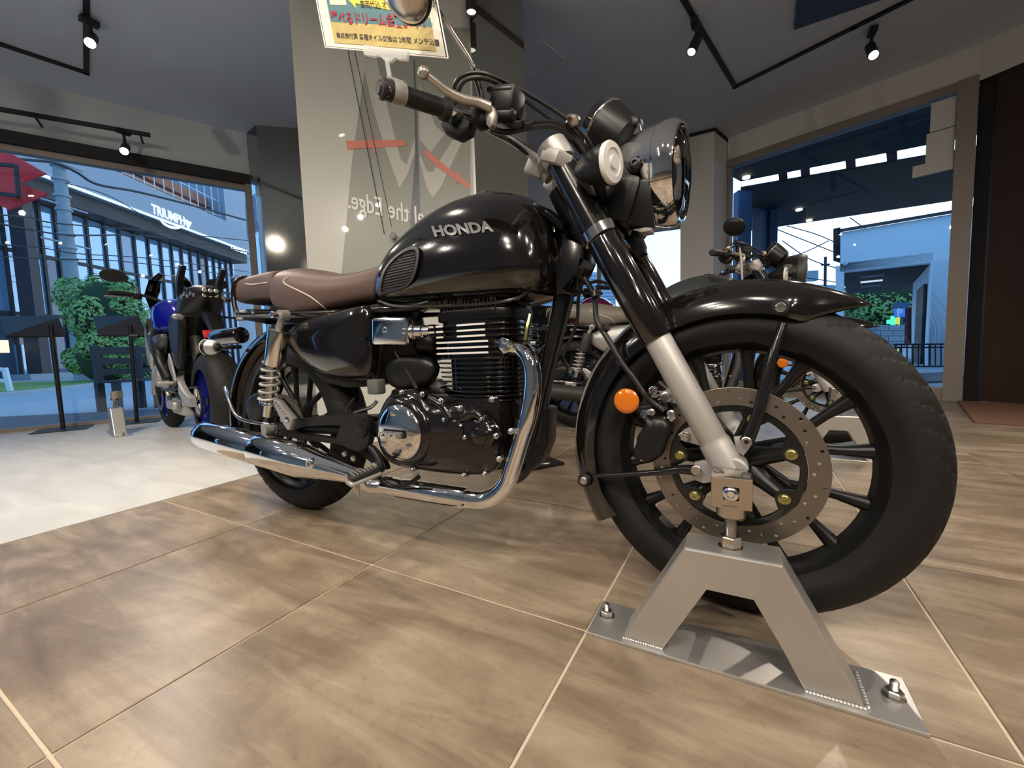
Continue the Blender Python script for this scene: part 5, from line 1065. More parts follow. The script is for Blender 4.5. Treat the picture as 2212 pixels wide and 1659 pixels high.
# ---- naked sport bikes
def sport(tankm, label, accent, wheelm):
    r = empty('motorcycle', (0, 0, 0)); tag(r, label, 'motorcycle')
    def sw(cx, R, w, nm, seg=96):
        me = tyre_mesh(R, w, R - .09, 12, 180, 1 if nm == 'front' else -1); t = mk(nm + '_tyre', me, M['rubber'], r, 25); t.location = (cx, 0, R)
        b = B().lathe((0, -w * .36, 0), (0, 1, 0), [(0, R - .082), (.004, R - .092), (.02, R - .11), (w * .36, R - .118), (w * .72 - .02, R - .11), (w * .72 - .004, R - .092), (w * .72, R - .082)], 72, cap=False); q = b.ob(nm + '_rim', wheelm, r); q.location = (cx, 0, R)
        for k in range(5):
            for sg in (-6, 6):
                a = math.radians(72 * k + sg); s = B().tube([Vector((.03 * math.cos(a), 0, .03 * math.sin(a))), Vector(((R - .115) * math.cos(a + sg * .01), 0, (R - .115) * math.sin(a + sg * .01)))], .0085, 8, smooth=False).ob('spoke', wheelm, q)
        q2 = B().lathe((0, -.06, 0), (0, 1, 0), [(0, .03), (.12, .03)], 24).ob(nm + '_hub', M['satin'], r); q2.location = (cx, 0, R)
    sw(0, .30, .12, 'front'); sw(-1.43, .315, .18, 'rear')
    for s in (-1, 1):
        B().tube([(0.0, s * .10, .30), (-.18, s * .10, .66)], [.026, .024], 14, smooth=False).ob('fork_slider', M['castalu'], r); B().tube([(-.16, s * .10, .62), (-.34, s * .10, .98)], .028, 14, smooth=False).ob('fork_tube', M['satin'], r)
        o = disc_parts(r, s * .075, r1=.149, r0=.115, bolts=5, rb=.09, carrier=False, nholes=20); o.location = (0, 0, .30)
        B().pillow([Vector((x, s * .085, z)) for x, z in [(-.14, .30), (-.10, .30), (-.085, .36), (-.10, .40), (-.14, .39), (-.155, .34)]], (0, s, 0), .02, .01, 3, 2).ob('brake_caliper', M['plastic'], r)
    o = disc_parts(r, -.09, r1=.11, r0=.085, bolts=5, rb=.09, carrier=False, nholes=16); o.location = (-1.43, 0, .315)
    fender(lambda f: .315, 20, 150, 0, .30, .062, 0, lambda f: .04).ob('front_fender', accent, r, 50)
    fender(lambda f: .33, 40, 110, -1.43, .315, .07, 0, lambda f: .03).ob('hugger_fender', M['plastic'], r, 50)
    # sprocket and chain (left side = +y in bike space)
    lp_ = [circle(.088, 60), circle(.062, 40)]; me = curve_mesh(lp_, .003); me.transform(Matrix.Rotation(PI / 2, 4, 'X')); me.transform(Matrix.Translation((-1.43, .105, .315))); q = mk('rear_sprocket', me, M['castalu'], r, 30)
    for k in range(5): a = 2 * PI * k / 5; B().tube([(-1.43 + .03 * math.cos(a), .105, .315 + .03 * math.sin(a)), (-1.43 + .075 * math.cos(a), .105, .315 + .075 * math.sin(a))], .007, 8, smooth=False).ob('sprocket_arm', M['castalu'], q)
    B().lathe((-1.43, .12, .315), (0, 1, 0), [(0, .03), (.02, .026), (.024, .012)], 6).ob('axle_nut', M['castalu'], r, 20)
    b = B(); n = 46
    for k in range(n):
        for z in (.403, .228): x = -1.43 + .62 * k / n; b.box((x, .105, z + (.36 - z) * (k / n) * .8), (.010, .012, .012))
    for k in range(18): a = math.radians(90 + k * 10.3); b.box((-1.43 + .09 * math.cos(a), .105, .315 + .09 * math.sin(a)), (.012, .012, .012))
    b.ob('drive_chain', M['steelblk'], r, smooth=False)
    for s in (-1, 1): B().loft(smooth_loft([[Vector((x, s * yy + dy, z + dz)) for dy, dz in [(-.018, -h), (.018, -h), (.018, h), (-.018, h)]] for x, yy, z, h in [(-.86, .07, .44, .05), (-1.1, .12, .40, .045), (-1.3, .135, .34, .035), (-1.46, .135, .315, .028)]])).ob('swingarm', M['castalu'], r)
    # tank and panels
    def bod(name, T_, mat, n=2.6, rt=1.0, y0=0):
        return B().loft(smooth_loft([[Vector((x, w * se(2 * PI * k / 28, n)[0], (zt + zb) / 2 + (zt - zb) / 2 * se(2 * PI * k / 28, n)[1])) for k in range(28)] for x, zt, zb, w in T_])).ob(name, mat, r, 55)
    bod('fuel_tank', [(-.42, .90, .80, .07), (-.46, .96, .76, .13), (-.55, 1.02, .74, .165), (-.66, 1.02, .75, .16), (-.76, .96, .76, .12), (-.84, .88, .78, .08)], tankm)
    for s in (-1, 1):
        B().pillow([Vector((x, s * .12, z)) for x, z in [(-.34, .90), (-.42, .80), (-.62, .74), (-.80, .76), (-.78, .66), (-.60, .60), (-.42, .62), (-.30, .76)]], (0, s, 0), .02, .04, 4, 3).ob('tank_shroud', accent, r)
        B().pillow([Vector((x, s * .14, z)) for x, z in [(-.28, .80), (-.36, .86), (-.42, .70), (-.36, .50), (-.28, .60)]], (0, s, 0), .015, .02, 3, 2).ob('radiator_shroud', M['castalu'], r)
        B().tube([(-.38, s * .05, .90), (-.55, s * .15, .74), (-.78, s * .17, .60), (-.86, s * .14, .45)], [.03, .035, .035, .04], 12).ob('frame_spar', M['satin'], r)
        B().prism([Vector((x, s * .13, z)) for x, z in [(-.86, .55), (-.92, .50), (-1.02, .42), (-1.06, .44), (-.98, .56), (-.92, .62)]], (0, s * .012, 0), .003).ob('peg_hanger', M['castalu'], r)
        B().tube([(-.97, s * .14, .42), (-.97, s * .22, .42)], .012, 10, smooth=False).ob('foot_peg', M['castalu'], r)
        B().prism([Vector((x, s * .12, z)) for x, z in [(-1.18, 1.0), (-1.20, 1.02), (-1.24, 1.10), (-1.34, 1.155), (-1.40, 1.14), (-1.35, 1.115), (-1.27, 1.07), (-1.24, 1.0), (-1.22, .97)]], (0, -s * .03, 0), .006).ob('grab_handle', M['plastic'], r)
        B().tube([(-1.42, s * .05, .84), (-1.43, s * .15, .83)], .007, 8, smooth=False).ob('signal_stalk', M['plastic'], r); B().lathe((-1.43, s * .15, .83), (-.5, s, 0), [(-.01, .012), (0, .018), (.04, .014), (.05, .006)], 16).ob('turn_signal', M['castalu'], r)
        B().tube([(-.20, s * .10, .78), (-.20, s * .20, .77)], .008, 8, smooth=False).ob('signal_stalk', M['plastic'], r); B().lathe((-.20, s * .20, .77), (0.2, s, 0), [(-.01, .012), (0, .02), (.05, .012), (.055, .0)], 16).ob('turn_signal', M['satin'], r)
        B().tube([(-.36, 0, 1.0), (-.37, s * .06, 1.03), (-.37, s * .18, 1.07), (-.44, s * .36, 1.06)], .011, 12).ob('handlebar', M['steelblk'], r)
        B().lathe((-.42, s * .24, 1.067), Vector((-.02 - .04, s * .13, -.005)), [(0, .021), (.012, .019), (.13, .0175), (.14, .02), (.15, .016)], 20).ob('handlebar_grip', M['grip'], r)
        B().box((-.37, s * .20, 1.06), (.05, .05, .045), bev=.008).ob('switch_housing', M['plastic'], r)
        B().tube([(-.36, s * .20, 1.07), (-.34, s * .27, 1.06), (-.36, s * .38, 1.05)], [.009, .008, .006], 8).ob('hand_lever', M['castalu'], r)
        B().tube([(-.37, s * .19, 1.08), (-.34, s * .22, 1.15), (-.36, s * .30, 1.19)], .007, 8).ob('mirror_stem', M['steelblk'], r)
        B().pillow([Vector((-.36, s * (.24 + u), 1.19 + v)) for u, v in [(0, -.01), (.07, -.035), (.14, -.02), (.155, .02), (.12, .05), (.03, .045)]], (1, 0, 0), .004, .02, 3, 3).ob('mirror_housing', M['plastic'], r)
    bod('headlight_cowl', [(-.36, .95, .78, .05), (-.30, .98, .76, .10), (-.20, .97, .76, .11), (-.12, .92, .78, .08), (-.09, .88, .82, .04)], accent)
    B().pillow([Vector((-.08, y, z)) for y, z in [(-.06, .84), (.06, .84), (.07, .88), (.04, .91), (-.04, .91), (-.07, .88)]], (1, 0, .1), .004, .012, 3, 2).ob('headlight_lens', M['clear'], r)
    secs = []
    for z, x, w in [(.98, -.16, .10), (1.08, -.24, .13), (1.18, -.31, .11), (1.24, -.34, .06)]:
        secs.append([Vector((x - .10 * (t * t), w * t * 1.2, z)) for t in [-1, -.6, -.2, .2, .6, 1]] + [Vector((x - .10 * (t * t) - .003, w * t * 1.2, z)) for t in [1, .6, .2, -.2, -.6, -1]])
    B().loft(secs).ob('windscreen', M['film'], r)
    B().tube([secs[-1][k] for k in range(6)], .0035, 6).ob('windscreen_edge', M['clear'], r); B().tube([s_[0] for s_ in secs], .003, 6).ob('windscreen_edge', M['clear'], r)
    bod('rider_seat', [(-.80, .90, .82, .07), (-.88, .88, .78, .11), (-1.00, .88, .78, .13), (-1.10, .93, .82, .12), (-1.14, .95, .85, .09)], M['plastic'])
    bod('tail_unit', [(-1.02, .90, .74, .08), (-1.15, 1.0, .80, .12), (-1.30, 1.04, .86, .11), (-1.42, 1.03, .92, .07), (-1.47, 1.01, .96, .04)], M['satin'])
    for k in range(3):
        for q in range(2): B().lathe((-1.455 - .006 * q, -.03 + .03 * k, .965 + .028 * q), (-1, 0, 0), [(0, .014), (.012, .013), (.014, .009)], 6).ob('tail_lamp_cell', M['badge'], r, 20)
    for s in (-1, 1):
        for k in range(5): B().lathe((-1.30 + k * -.028, s * .112 - s * .010 * k, .965 + .012 * (k % 2)), (0, s, .1), [(-.004, .013), (.006, .012), (.007, .008)], 6).ob('tail_lamp_cell', M['badge'], r, 20)
    B().prism([Vector((x, -.03, z)) for x, z in [(-1.36, .88), (-1.44, .86), (-1.62, .70), (-1.60, .68), (-1.42, .80), (-1.34, .84)]], (0, .06, 0), .004).ob('plate_bracket', M['plastic'], r)
    B().box((-1.60, 0, .72), (.012, .17, .05), rot=Quaternion((0, 1, 0), .5), bev=.003).ob('rear_reflector', M['red'], r)['label'] = 'red reflector'
    # black mass of the flank under the tail
    B().pillow([Vector((x, .09, z)) for x, z in [(-.88, .84), (-1.16, .90), (-1.24, .78), (-1.10, .55), (-.96, .50), (-.88, .62)]], (0, 1, 0), .02, .02, 3, 3).ob('side_panel', M['plastic'], r); B().pillow([Vector((x, -.09, z)) for x, z in [(-.88, .84), (-1.16, .90), (-1.24, .78), (-1.10, .55), (-.96, .50), (-.88, .62)]], (0, -1, 0), .02, .02, 3, 3).ob('side_panel', M['plastic'], r)
    B().tube([(-.98, 0, .74), (-1.08, 0, .50)], .035, 14, smooth=False).ob('shock_absorber', M['castalu'], r)
    B().box((-.60, 0, .46), (.42, .26, .26), bev=.04).ob('engine_block', M['engine'], r); B().box((-.44, 0, .62), (.20, .30, .16), rot=Quaternion((0, 1, 0), .5), bev=.02).ob('cylinder_bank', M['satin'], r)
    for s in (-1, 1): B().lathe((-.52, s * .13, .46), (0, s, 0), [(0, .085), (.03, .08), (.045, .06), (.048, 0)], 32).ob('engine_cover', M['castalu'], r); B().lathe((-.72, s * .13, .44), (0, s, 0), [(0, .065), (.02, .06), (.03, .04), (.03, 0)], 28).ob('engine_cover', M['castalu'], r)
    B().box((-.25, 0, .62), (.05, .30, .26), bev=.01).ob('radiator', M['satin'], r)
    for k in range(3): B().tube([(-.34, -.07 + .07 * k, .58), (-.27, -.07 + .07 * k, .46), (-.32, -.06 + .06 * k, .28), (-.55, -.03 + .03 * k, .22)], .018, 12).ob('header_pipe', M['castalu'], r)
    B().box((-.78, 0, .24), (.34, .22, .13), bev=.04).ob('silencer', M['castalu'], r); B().box((-.86, .13, .26), (.22, .05, .06), bev=.015).ob('silencer_cover', M['castalu'], r)
    B().prism([Vector((x, -.09, z)) for x, z in [(-.40, .30), (-.60, .24), (-.66, .22), (-.52, .20), (-.36, .26)]], (0, .18, 0), .01).ob('belly_pan', accent, r)
    return r
M['blue'] = P('metallic_blue_paint', (.004, .008, .30), .14, .3, coat=1.0); M['dgrey'] = P('dark_grey_panel', (.06, .065, .07), .4, .3, coat=.3); M['bluerim'] = P('blue_wheel', (.01, .02, .30), .2, coat=.8)
M['purple'] = P('purple_fairing', (.16, .01, .10), .2, coat=1); M['whitep'] = P('white_fairing', (.65, .65, .66), .25, coat=1)
Fp = Vector((-4.30, .78, 0)); Rp = Vector((-2.90, .45, 0)); hdg = math.atan2((Fp - Rp).y, (Fp - Rp).x)
sb1 = sport(M['blue'], 'blue naked sport motorcycle with blue wheel rims parked by the left shop window', M['dgrey'], M['bluerim']); sb1.location = Fp; sb1.rotation_euler = (0, 0, hdg)
sb2 = dup(sb1, None, {}, loc=(-1.15, 3.72, 0), rz=0); tag(sb2, 'blue motorcycle at the rear window, glimpsed left of the frame down tube', 'motorcycle')
sb3 = dup(sb1, None, {M['blue']: M['purple'], M['dgrey']: M['whitep'], M['bluerim']: M['satin']}, loc=(-.55, 2.80, 0), rz=0); tag(sb3, 'white and purple motorcycle at the rear window, glimpsed through the fork', 'motorcycle')
st3 = dup(st1, None, None); q = math.atan2((Rp - Fp).y, (Rp - Fp).x); st3.rotation_euler = (0, 0, q); st3.location = Fp + Vector((math.sin(q) * .17, -math.cos(q) * .17, 0)); tag(st3, 'aluminium axle stand at the front wheel of the blue sport motorcycle', 'stand', 'aluminium bike stands')
# ---- lecterns
def lectern(base, top, panel, label, hgt, name='sign_stand', rot=0.0, plate=(.34, .30)):
    r = empty(name, (base[0], base[1], 0)); tag(r, label, 'sign stand', 'black sign stands')
    sub(B().box((base[0], base[1], .008), (plate[0], plate[1], .008), rot=rot, bev=.002).ob('base_plate', M['steelblk'], smooth=False), r)
    sub(B().tube([(base[0], base[1], .01), (top[0], top[1], hgt)], .016, 14, smooth=False).ob('post', M['steelblk']), r)
    if panel: sub(B().prism([Vector(p) for p in panel], panel_n, .002).ob('panel', M['black'], smooth=False), r)
    return r
def panel_at(pxs, base, dnear, dfar):
    out = []
    for (px, py), k in zip(pxs, (dfar, dfar, dnear, dnear)): d = ray(px, py); out.append(CAM + d * k)
    out[3] = out[0] + out[2] - out[1]; return out
panel_n = Vector((0, 0, -.012))
bp1 = G(138, 928); bp1.z = .004; d1 = (bp1 - CAM).dot(FW)
pp = panel_at([(2, 683), (125, 681), (143, 725), (30, 728)], None, d1 - .10, d1 + .12)
lectern(G(137, 929), (V(112, 725, G(137, 929), G(137, 929) + Vector((1, 1, 0)))), pp, 'black sign stand in front of the window at the far left', (pp[0].z + pp[2].z) / 2 - .01, rot=LD.to_2d().angle_signed(Vector((1, 0))) if False else math.atan2(LD.y, LD.x))
bp2 = G(296, 913); d2 = (bp2 - CAM).dot(FW)
pp = panel_at([(200, 682), (300, 682), (318, 724), (214, 724)], None, d2 - .10, d2 + .12)
lectern(bp2, (V(283, 722, bp2, bp2 + Vector((1, 1, 0)))), pp, 'black sign stand between the window and the blue motorcycle', (pp[0].z + pp[2].z) / 2 - .01, rot=math.atan2(LD.y, LD.x))
g3 = G(1161, 990); e1 = Vector((-.82, .57, 0)); e2 = Vector((-.47, -.88, 0)); c3 = G(1214, 1003) + e1 * .16 + e2 * .15
r3 = lectern((c3.x, c3.y), (c3.x, c3.y), None, 'black sign stand behind the chrome pipe, only its base plate corner showing', .66, rot=math.atan2(e1.y, e1.x), plate=(.32, .30))
sub(B().box((c3.x, c3.y, .67), (.22, .20, .01), rot=math.atan2(e1.y, e1.x), bev=.002).ob('panel', M['steelblk'], smooth=False), r3)
lb = B().prism([G(*p, .0135) for p in [(1168, 1003), (1178, 1000), (1188, 1000), (1182, 1003)]], (0, 0, .0006)); sub(lb.ob('label_sticker', M['white'], smooth=False), r3)
# ================================================================== OUTDOORS
Z = -.10
struct('ground_outside', B().box((-18, 20, Z - .05), (90, 90, .1)), M['asphalt'], smooth=False)
def Gz(px, py): return G(px, py, Z)
def gslab(name, px, h, mat, lab=None, cat=None, kind='structure'):
    p = [G(*q, Z) for q in px]; o = B().prism(p, (0, 0, h)).ob(name, mat, smooth=False); o['kind'] = kind; return o
b0 = Gz(40, 822); fd_ = Vector((-.4735, .8767, 0)).normalized(); fn_ = Vector((fd_.y, -fd_.x, 0))
if fn_.dot(CAM - b0) < 0: fn_ = -fn_
def FPt(px, py, off=0): return V(px, py, b0, b0 + fd_, off)
def sOf(p): return (p - b0).dot(fd_)
# near pavement, verge
sw0, sw1 = Gz(0, 905), Gz(250, 893); sdr = (sw1 - sw0).normalized(); snn = Vector((sdr.y, -sdr.x, 0))
if snn.dot(CAM - sw0) < 0: snn = -snn
struct('pavement', B().prism([sw0 - sdr * 12, sw0 + sdr * 30, sw0 + sdr * 30 + snn * 1.2, sw0 - sdr * 12 + snn * 1.2], (0, 0, .03)), M['paving'], smooth=False)
kb = [Gz(0, 858), Gz(120, 848), Gz(240, 829)]
vg = [Gz(-120, 868), Gz(0, 857), Gz(110, 845), Gz(240, 829), Gz(300, 821)]; far_ = [p - fn_ * 5.5 for p in vg[::-1]]
o = B().prism([p for p in vg] + far_, (0, 0, .06)).ob('grass_verge', M['grass'], smooth=False); o['kind'] = 'structure'
o = B().tube([p + Vector((0, 0, .02)) for p in vg], .07, 6).ob('kerb', M['kerb']); o['kind'] = 'structure'
# glass showroom across the street --------------------------------------
bld = empty('showroom_building', b0); tag(bld, 'glass fronted showroom across the street with a lit name on its grey fascia', 'building')
def sb_(o): return sub(o, bld)
zt, zb_ = FPt(300, 434).z, FPt(300, 470).z
def FZ(s, z, off=0): return b0 + fd_ * s + fn_ * off + Vector((0, 0, z - b0.z))
s0, s1 = sOf(FPt(-260, 600)), sOf(FPt(533, 600))
def fbox(b, sa, sb, za, zb2, o0, o1): return b.prism([FZ(sa, za, o0), FZ(sb, za, o0), FZ(sb, za, o1), FZ(sa, za, o1)], (0, 0, zb2 - za))
ztop = FPt(400, 445).z; zmid = FPt(400, 503).z; zlow = FPt(400, 527).z
sb_(fbox(B(), s0, s1, zmid, ztop, -2, .5).ob('fascia', M['fascia'], smooth=False))
sb_(fbox(B(), s0, s1, zlow, zmid, -2, .15).ob('soffit', M['mullion'], smooth=False))
sb_(fbox(B(), s0, s1, zmid + .02, zmid + .14, .5, .58).ob('light_strip', M['signwhite'], smooth=False))
sb_(fbox(B(), s0, s1, Z, zlow, -6, -1.2).ob('interior', M['facadein'], smooth=False))
cuts = [-220, -160, -100, -40, 10, 62, 100, 140, 172, 195, 235, 270, 300, 330, 358, 383, 405, 425, 443, 460, 476, 490, 503, 515, 526, 533]
zl = [Z + .15, Z + (zlow - Z) * .36, Z + (zlow - Z) * .70, zlow]
M['pane1'] = P('facade_pane_sky', (.34, .55, .80), .05, .5, coat=1); M['pane2'] = P('facade_pane_dark', (.07, .12, .19), .05, .2, coat=1); M['pane3'] = P('facade_pane_mid', (.17, .30, .46), .06, .3, coat=1)  # pane blues carry the reflected sky in their base colour
rp = random.Random(5)
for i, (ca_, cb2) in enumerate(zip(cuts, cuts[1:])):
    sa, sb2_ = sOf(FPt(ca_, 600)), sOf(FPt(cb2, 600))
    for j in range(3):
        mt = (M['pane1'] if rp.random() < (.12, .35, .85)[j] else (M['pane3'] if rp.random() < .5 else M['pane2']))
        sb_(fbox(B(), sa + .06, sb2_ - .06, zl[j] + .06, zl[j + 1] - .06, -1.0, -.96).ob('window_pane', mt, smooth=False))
    sb_(fbox(B(), sa - .06, sa + .06, Z, zlow, -1.02, -.85).ob('mullion', M['mullion'], smooth=False))
for j in (1, 2): sb_(fbox(B(), s0, s1, zl[j] - .08, zl[j] + .08, -1.02, -.88).ob('transom', M['mullion'], smooth=False))
sb_(fbox(B(), sOf(FPt(62, 600)), sOf(FPt(84, 600)), Z, zlow, -.6, .1).ob('column', P('brown_column', (.06, .05, .055), .5), smooth=False))
for (a0_, a1_, c0_, c1_) in [(0, 18, 735, 762), (150, 168, 735, 760), (285, 300, 745, 765), (40, 95, 745, 812)]:
    p, q2 = FPt(a0_, c1_, -.9), FPt(a1_, c0_, -.9); sb_(fbox(B(), sOf(p), sOf(q2), p.z, q2.z, -.95, -.90).ob('lit_display', M['shoplight'] if a0_ != 40 else M['pane1'], smooth=False))
sb_(fbox(B(), sOf(FPt(20, 600)), sOf(FPt(165, 600)), Z, Z + .25, -1, .4).ob('entrance_step', M['kerb'], smooth=False))
def ftext(t, p0, p1, hz, off, mat, name, bold=.03):
    me = text_mesh(t, 1, .02, bold); w = max(v.co.x for v in me.vertices) - min(v.co.x for v in me.vertices); A, C = FPt(*p0, off), FPt(*p1, off); s = (C - A).length / w; z = (A.z + C.z) / 2; A.z = C.z = z; scale_text(me, (A + C) / 2, (C - A).normalized() * s, Vector((0, 0, 1)) * hz * .62); return sb_(mk(name, me, mat, None, smooth=False))
ftext('TRIUMPH', (331, 466), (397, 466), 1.25, .56, M['signwhite'], 'sign_lettering')
ftext('CHIGASAKI', (500, 540), (532, 540), .8, .56, M['signwhite'], 'sign_lettering')
sb_(B().tube([FPt(345, 474, .58), FPt(355, 484, .58), FPt(370, 491, .58), FPt(385, 492, .58), FPt(396, 487, .58)], [.02, .08, .10, .08, .03], 6).ob('sign_swoosh', M['signwhite']))
tr = [FPt(400, 475, .58), FPt(413, 481, .58), FPt(407, 493, .58)]
sb_(B().tube(tr + [tr[0]], .05, 6, smooth=False).ob('sign_emblem', M['signwhite'])); sb_(B().tube([FPt(404, 480, .58), FPt(410, 482.5, .58)], .05, 6, smooth=False).ob('sign_emblem', M['signwhite'])); sb_(B().tube([FPt(407, 481, .58), FPt(407, 488, .58)], .05, 6, smooth=False).ob('sign_emblem', M['signwhite']))
# red-brown building under scaffolding ------------------------------------
bk = empty('scaffolded_building', FZ(12, Z, -9)); tag(bk, 'red-brown clad building wrapped in scaffolding behind the grey fascia', 'building')
def BPt(px, py): return V(px, py, b0, b0 + fd_, -9)
bs0, bs1 = sOf(BPt(120, 600)), sOf(BPt(533, 600)); bzt = BPt(300, 352).z
sub(fbox(B(), bs0, bs1, Z, bzt, -18, -9.3).ob('wall', M['brick'], smooth=False), bk)
for k in range(9): z = bzt - 1.0 - k * 1.3; sub(fbox(B(), bs0, bs1, z, z + .12, -9.3, -9.1).ob('cladding_joint', M['maroon'], smooth=False), bk)
b = B(); n = 22
for k in range(n): 
    s = bs0 + (bs1 - bs0) * k / (n - 1); b.tube([FZ(s, Z, -8.2), FZ(s, bzt + 1.5, -8.2)], .05, 5, smooth=False)
sub(b.ob('scaffold_standard', M['pipe'], smooth=False), bk)['kind'] = 'stuff'
b = B()
for k in range(8): z = bzt + 1.2 - k * 1.5; b.tube([FZ(bs0, z, -8.2), FZ(bs1, z, -8.2)], .05, 5, smooth=False)
sub(b.ob('scaffold_ledger', M['pipe'], smooth=False), bk)['kind'] = 'stuff'
dk = empty('roof_block', FZ(30, Z, -9)); tag(dk, 'dark blue-grey block at the end of the scaffolded building', 'building'); ds0, ds1 = sOf(BPt(470, 600)), sOf(BPt(530, 600)); sub(fbox(B(), ds0, ds1, Z, BPt(500, 414).z, -14, -7.6).ob('wall', M['fascia'], smooth=False), dk)
# utility pole and cables ---------------------------------------------------
pb = Gz(180, 822); pol = empty('utility_pole', pb); tag(pol, 'round concrete utility pole with clamps standing on the verge', 'utility pole')
ph = 12.0
sub(B().lathe(pb, (0, 0, 1), [(0, .27), (.4, .24), (ph, .15)], 20).ob('pole_shaft', M['concrete']), pol)
for k, z in enumerate([3.0, 4.6, 5.0, 5.5, 6.4, 6.9, 7.5, 8.0, 8.3]): sub(B().lathe(pb + Vector((0, 0, z)), (0, 0, 1), [(0, .25), (.07, .25)], 20).ob('pole_clamp', M['kerb']), pol)
for z in (5.2, 6.6, 8.2): sub(B().tube([pb + Vector((0, 0, z)) - fd_ * .9, pb + Vector((0, 0, z)) + fd_ * .9], .04, 6, smooth=False).ob('crossarm', M['kerb']), pol)
for z in (1.6, 2.3): sub(B().box(pb + fn_ * .27 + Vector((0, 0, z)), (.2, .03, .45), rot=math.atan2(fd_.y, fd_.x)).ob('number_plate', M['white'], smooth=False), pol)
def wire(pts, r, lab):
    q = [V(px, py, pb, pb + fd_, .3) for px, py in pts]; o = B().tube(q, r, 5, 6).ob('overhead_cable', M['cable']); tag(o, lab, 'cable', 'overhead street cables')
for pts, r, lab in [([(-60, 335), (60, 345), (120, 352), (165, 372), (210, 398), (300, 415), (420, 445), (540, 478)], .05, 'thick sagging cable running right from the top of the pole'), ([(-60, 462), (55, 468), (120, 482), (300, 497), (540, 520)], .025, 'thin cable crossing the pole level with the lit name'), ([(-60, 470), (60, 495), (160, 508), (340, 512), (540, 545)], .03, 'cable slack below the lit name'), ([(-60, 526), (80, 534), (170, 548), (340, 560), (540, 588)], .02, 'lower street cable in front of the upper panes'), ([(-60, 548), (100, 560), (280, 566), (540, 600)], .02, 'lowest street cable left of the pole'), ([(140, 395), (250, 430), (400, 520), (540, 560)], .018, 'thin cable slanting down in front of the fascia')]: wire(pts, r, lab)
# bush and hedge --------------------------------------------------------------
def foliage(name, c, r, n, size, mat, label, seed=1, parts=None):
    R_ = random.Random(seed); bm = bmesh.new()
    lobes = [(Vector((R_.uniform(-.6, .6) * r[0], R_.uniform(-.6, .6) * r[1], R_.uniform(-.6, .75) * r[2])), R_.uniform(.35, .6)) for _ in range(14)]
    for _ in range(n):
        lc, lr = R_.choice(lobes); u = Vector((R_.gauss(0, 1), R_.gauss(0, 1), R_.gauss(0, 1))).normalized(); p = Vector(c) + lc + Vector((u.x * r[0], u.y * r[1], u.z * r[2])) * lr * R_.uniform(.75, 1.0)
        t = u.orthogonal().normalized(); t = Quaternion(u, R_.uniform(0, 6.28)) @ t; w = (u + Vector((R_.uniform(-.7, .7), R_.uniform(-.7, .7), R_.uniform(-.2, .7)))).normalized().cross(t).normalized(); s = size * R_.uniform(.6, 1.3)
        bm.faces.new([bm.verts.new(p + q2) for q2 in (-t * s, w * s * .45, t * s, -w * s * .45)])
    me = bpy.data.meshes.new(name); bm.to_mesh(me); bm.free(); o = mk(name, me, mat, None, smooth=False); return o
def bush(c, r, n, size, label, seed, trunk=True):
    root = empty('bush', (c[0], c[1], Z)); tag(root, label, 'bush'); f = foliage('leaf_mass', c, r, n, size, M['leaf'], label, seed); f['kind'] = 'stuff'; sub(f, root)
    sub(B().ell(c, (r[0] * .75, r[1] * .75, r[2] * .85), 16, 10).ob('shade_core', P('bush_shade', (.02, .04, .015), .9)), root)  # dark solid core stands in for the shade inside the leaves
    sub(B().tube([(c[0], c[1], Z), (c[0] + .1, c[1], c[2])], .08, 8, smooth=False).ob('trunk', M['wood2']), root)
gb = Gz(235, 828); gbp = lambda px, py, k: CAM + ray(px, py) * k
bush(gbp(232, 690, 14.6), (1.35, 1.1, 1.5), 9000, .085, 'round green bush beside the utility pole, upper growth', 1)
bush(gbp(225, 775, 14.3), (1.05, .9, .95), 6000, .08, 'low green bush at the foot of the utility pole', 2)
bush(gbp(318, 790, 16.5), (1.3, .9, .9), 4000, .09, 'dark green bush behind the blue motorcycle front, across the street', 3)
# bench outside the window -----------------------------------------------------
be = Gz(282, 892); bn = empty('bench', be); tag(bn, 'dark slatted bench standing outside the left window', 'bench'); bd = ((Gz(330, 880) - Gz(235, 892))).normalized(); bnn = Vector((bd.y, -bd.x, 0))
if bnn.dot(CAM - be) < 0: bnn = -bnn
q0 = Gz(242, 893)
def bb(s0_, s1_, z0_, z1_, o0, o1, nm): return sub(B().prism([q0 + bd * s0_ + bnn * o0 + Vector((0, 0, z0_)), q0 + bd * s1_ + bnn * o0 + Vector((0, 0, z0_)), q0 + bd * s1_ + bnn * o1 + Vector((0, 0, z0_)), q0 + bd * s0_ + bnn * o1 + Vector((0, 0, z0_))], (0, 0, z1_ - z0_)).ob(nm, M['wood2'], smooth=False), bn)
for z0_, z1_ in [(.50, .58), (.64, .73), (.78, .88)]: bb(0, 1.5, z0_, z1_, -.30, -.27, 'back_slat')
for o0 in (-.24, -.12, 0): bb(0, 1.5, .40, .43, o0, o0 + .10, 'seat_slat')
for s_ in (.0, .48, .96, 1.42):
    bb(s_, s_ + .08, 0, .42, .04, .10, 'leg'); bb(s_, s_ + .08, 0, .9, -.30, -.23, 'leg')
# white railing at far left
wr = Gz(20, 862); rr_ = empty('white_railing', wr); tag(rr_, 'white painted railing at the verge on the far left', 'railing')
for (a0_, a1_) in [((-40, 790), (12, 800)), ((-40, 815), (16, 825))]: sub(B().tube([gbp(*a0_, 10.2), gbp(*a1_, 10.2)], .05, 8, smooth=False).ob('rail', M['white']), rr_)
sub(B().tube([gbp(10, 795, 10.2), gbp(24, 852, 10.2)], .06, 8, smooth=False).ob('railing_post', M['white']), rr_)
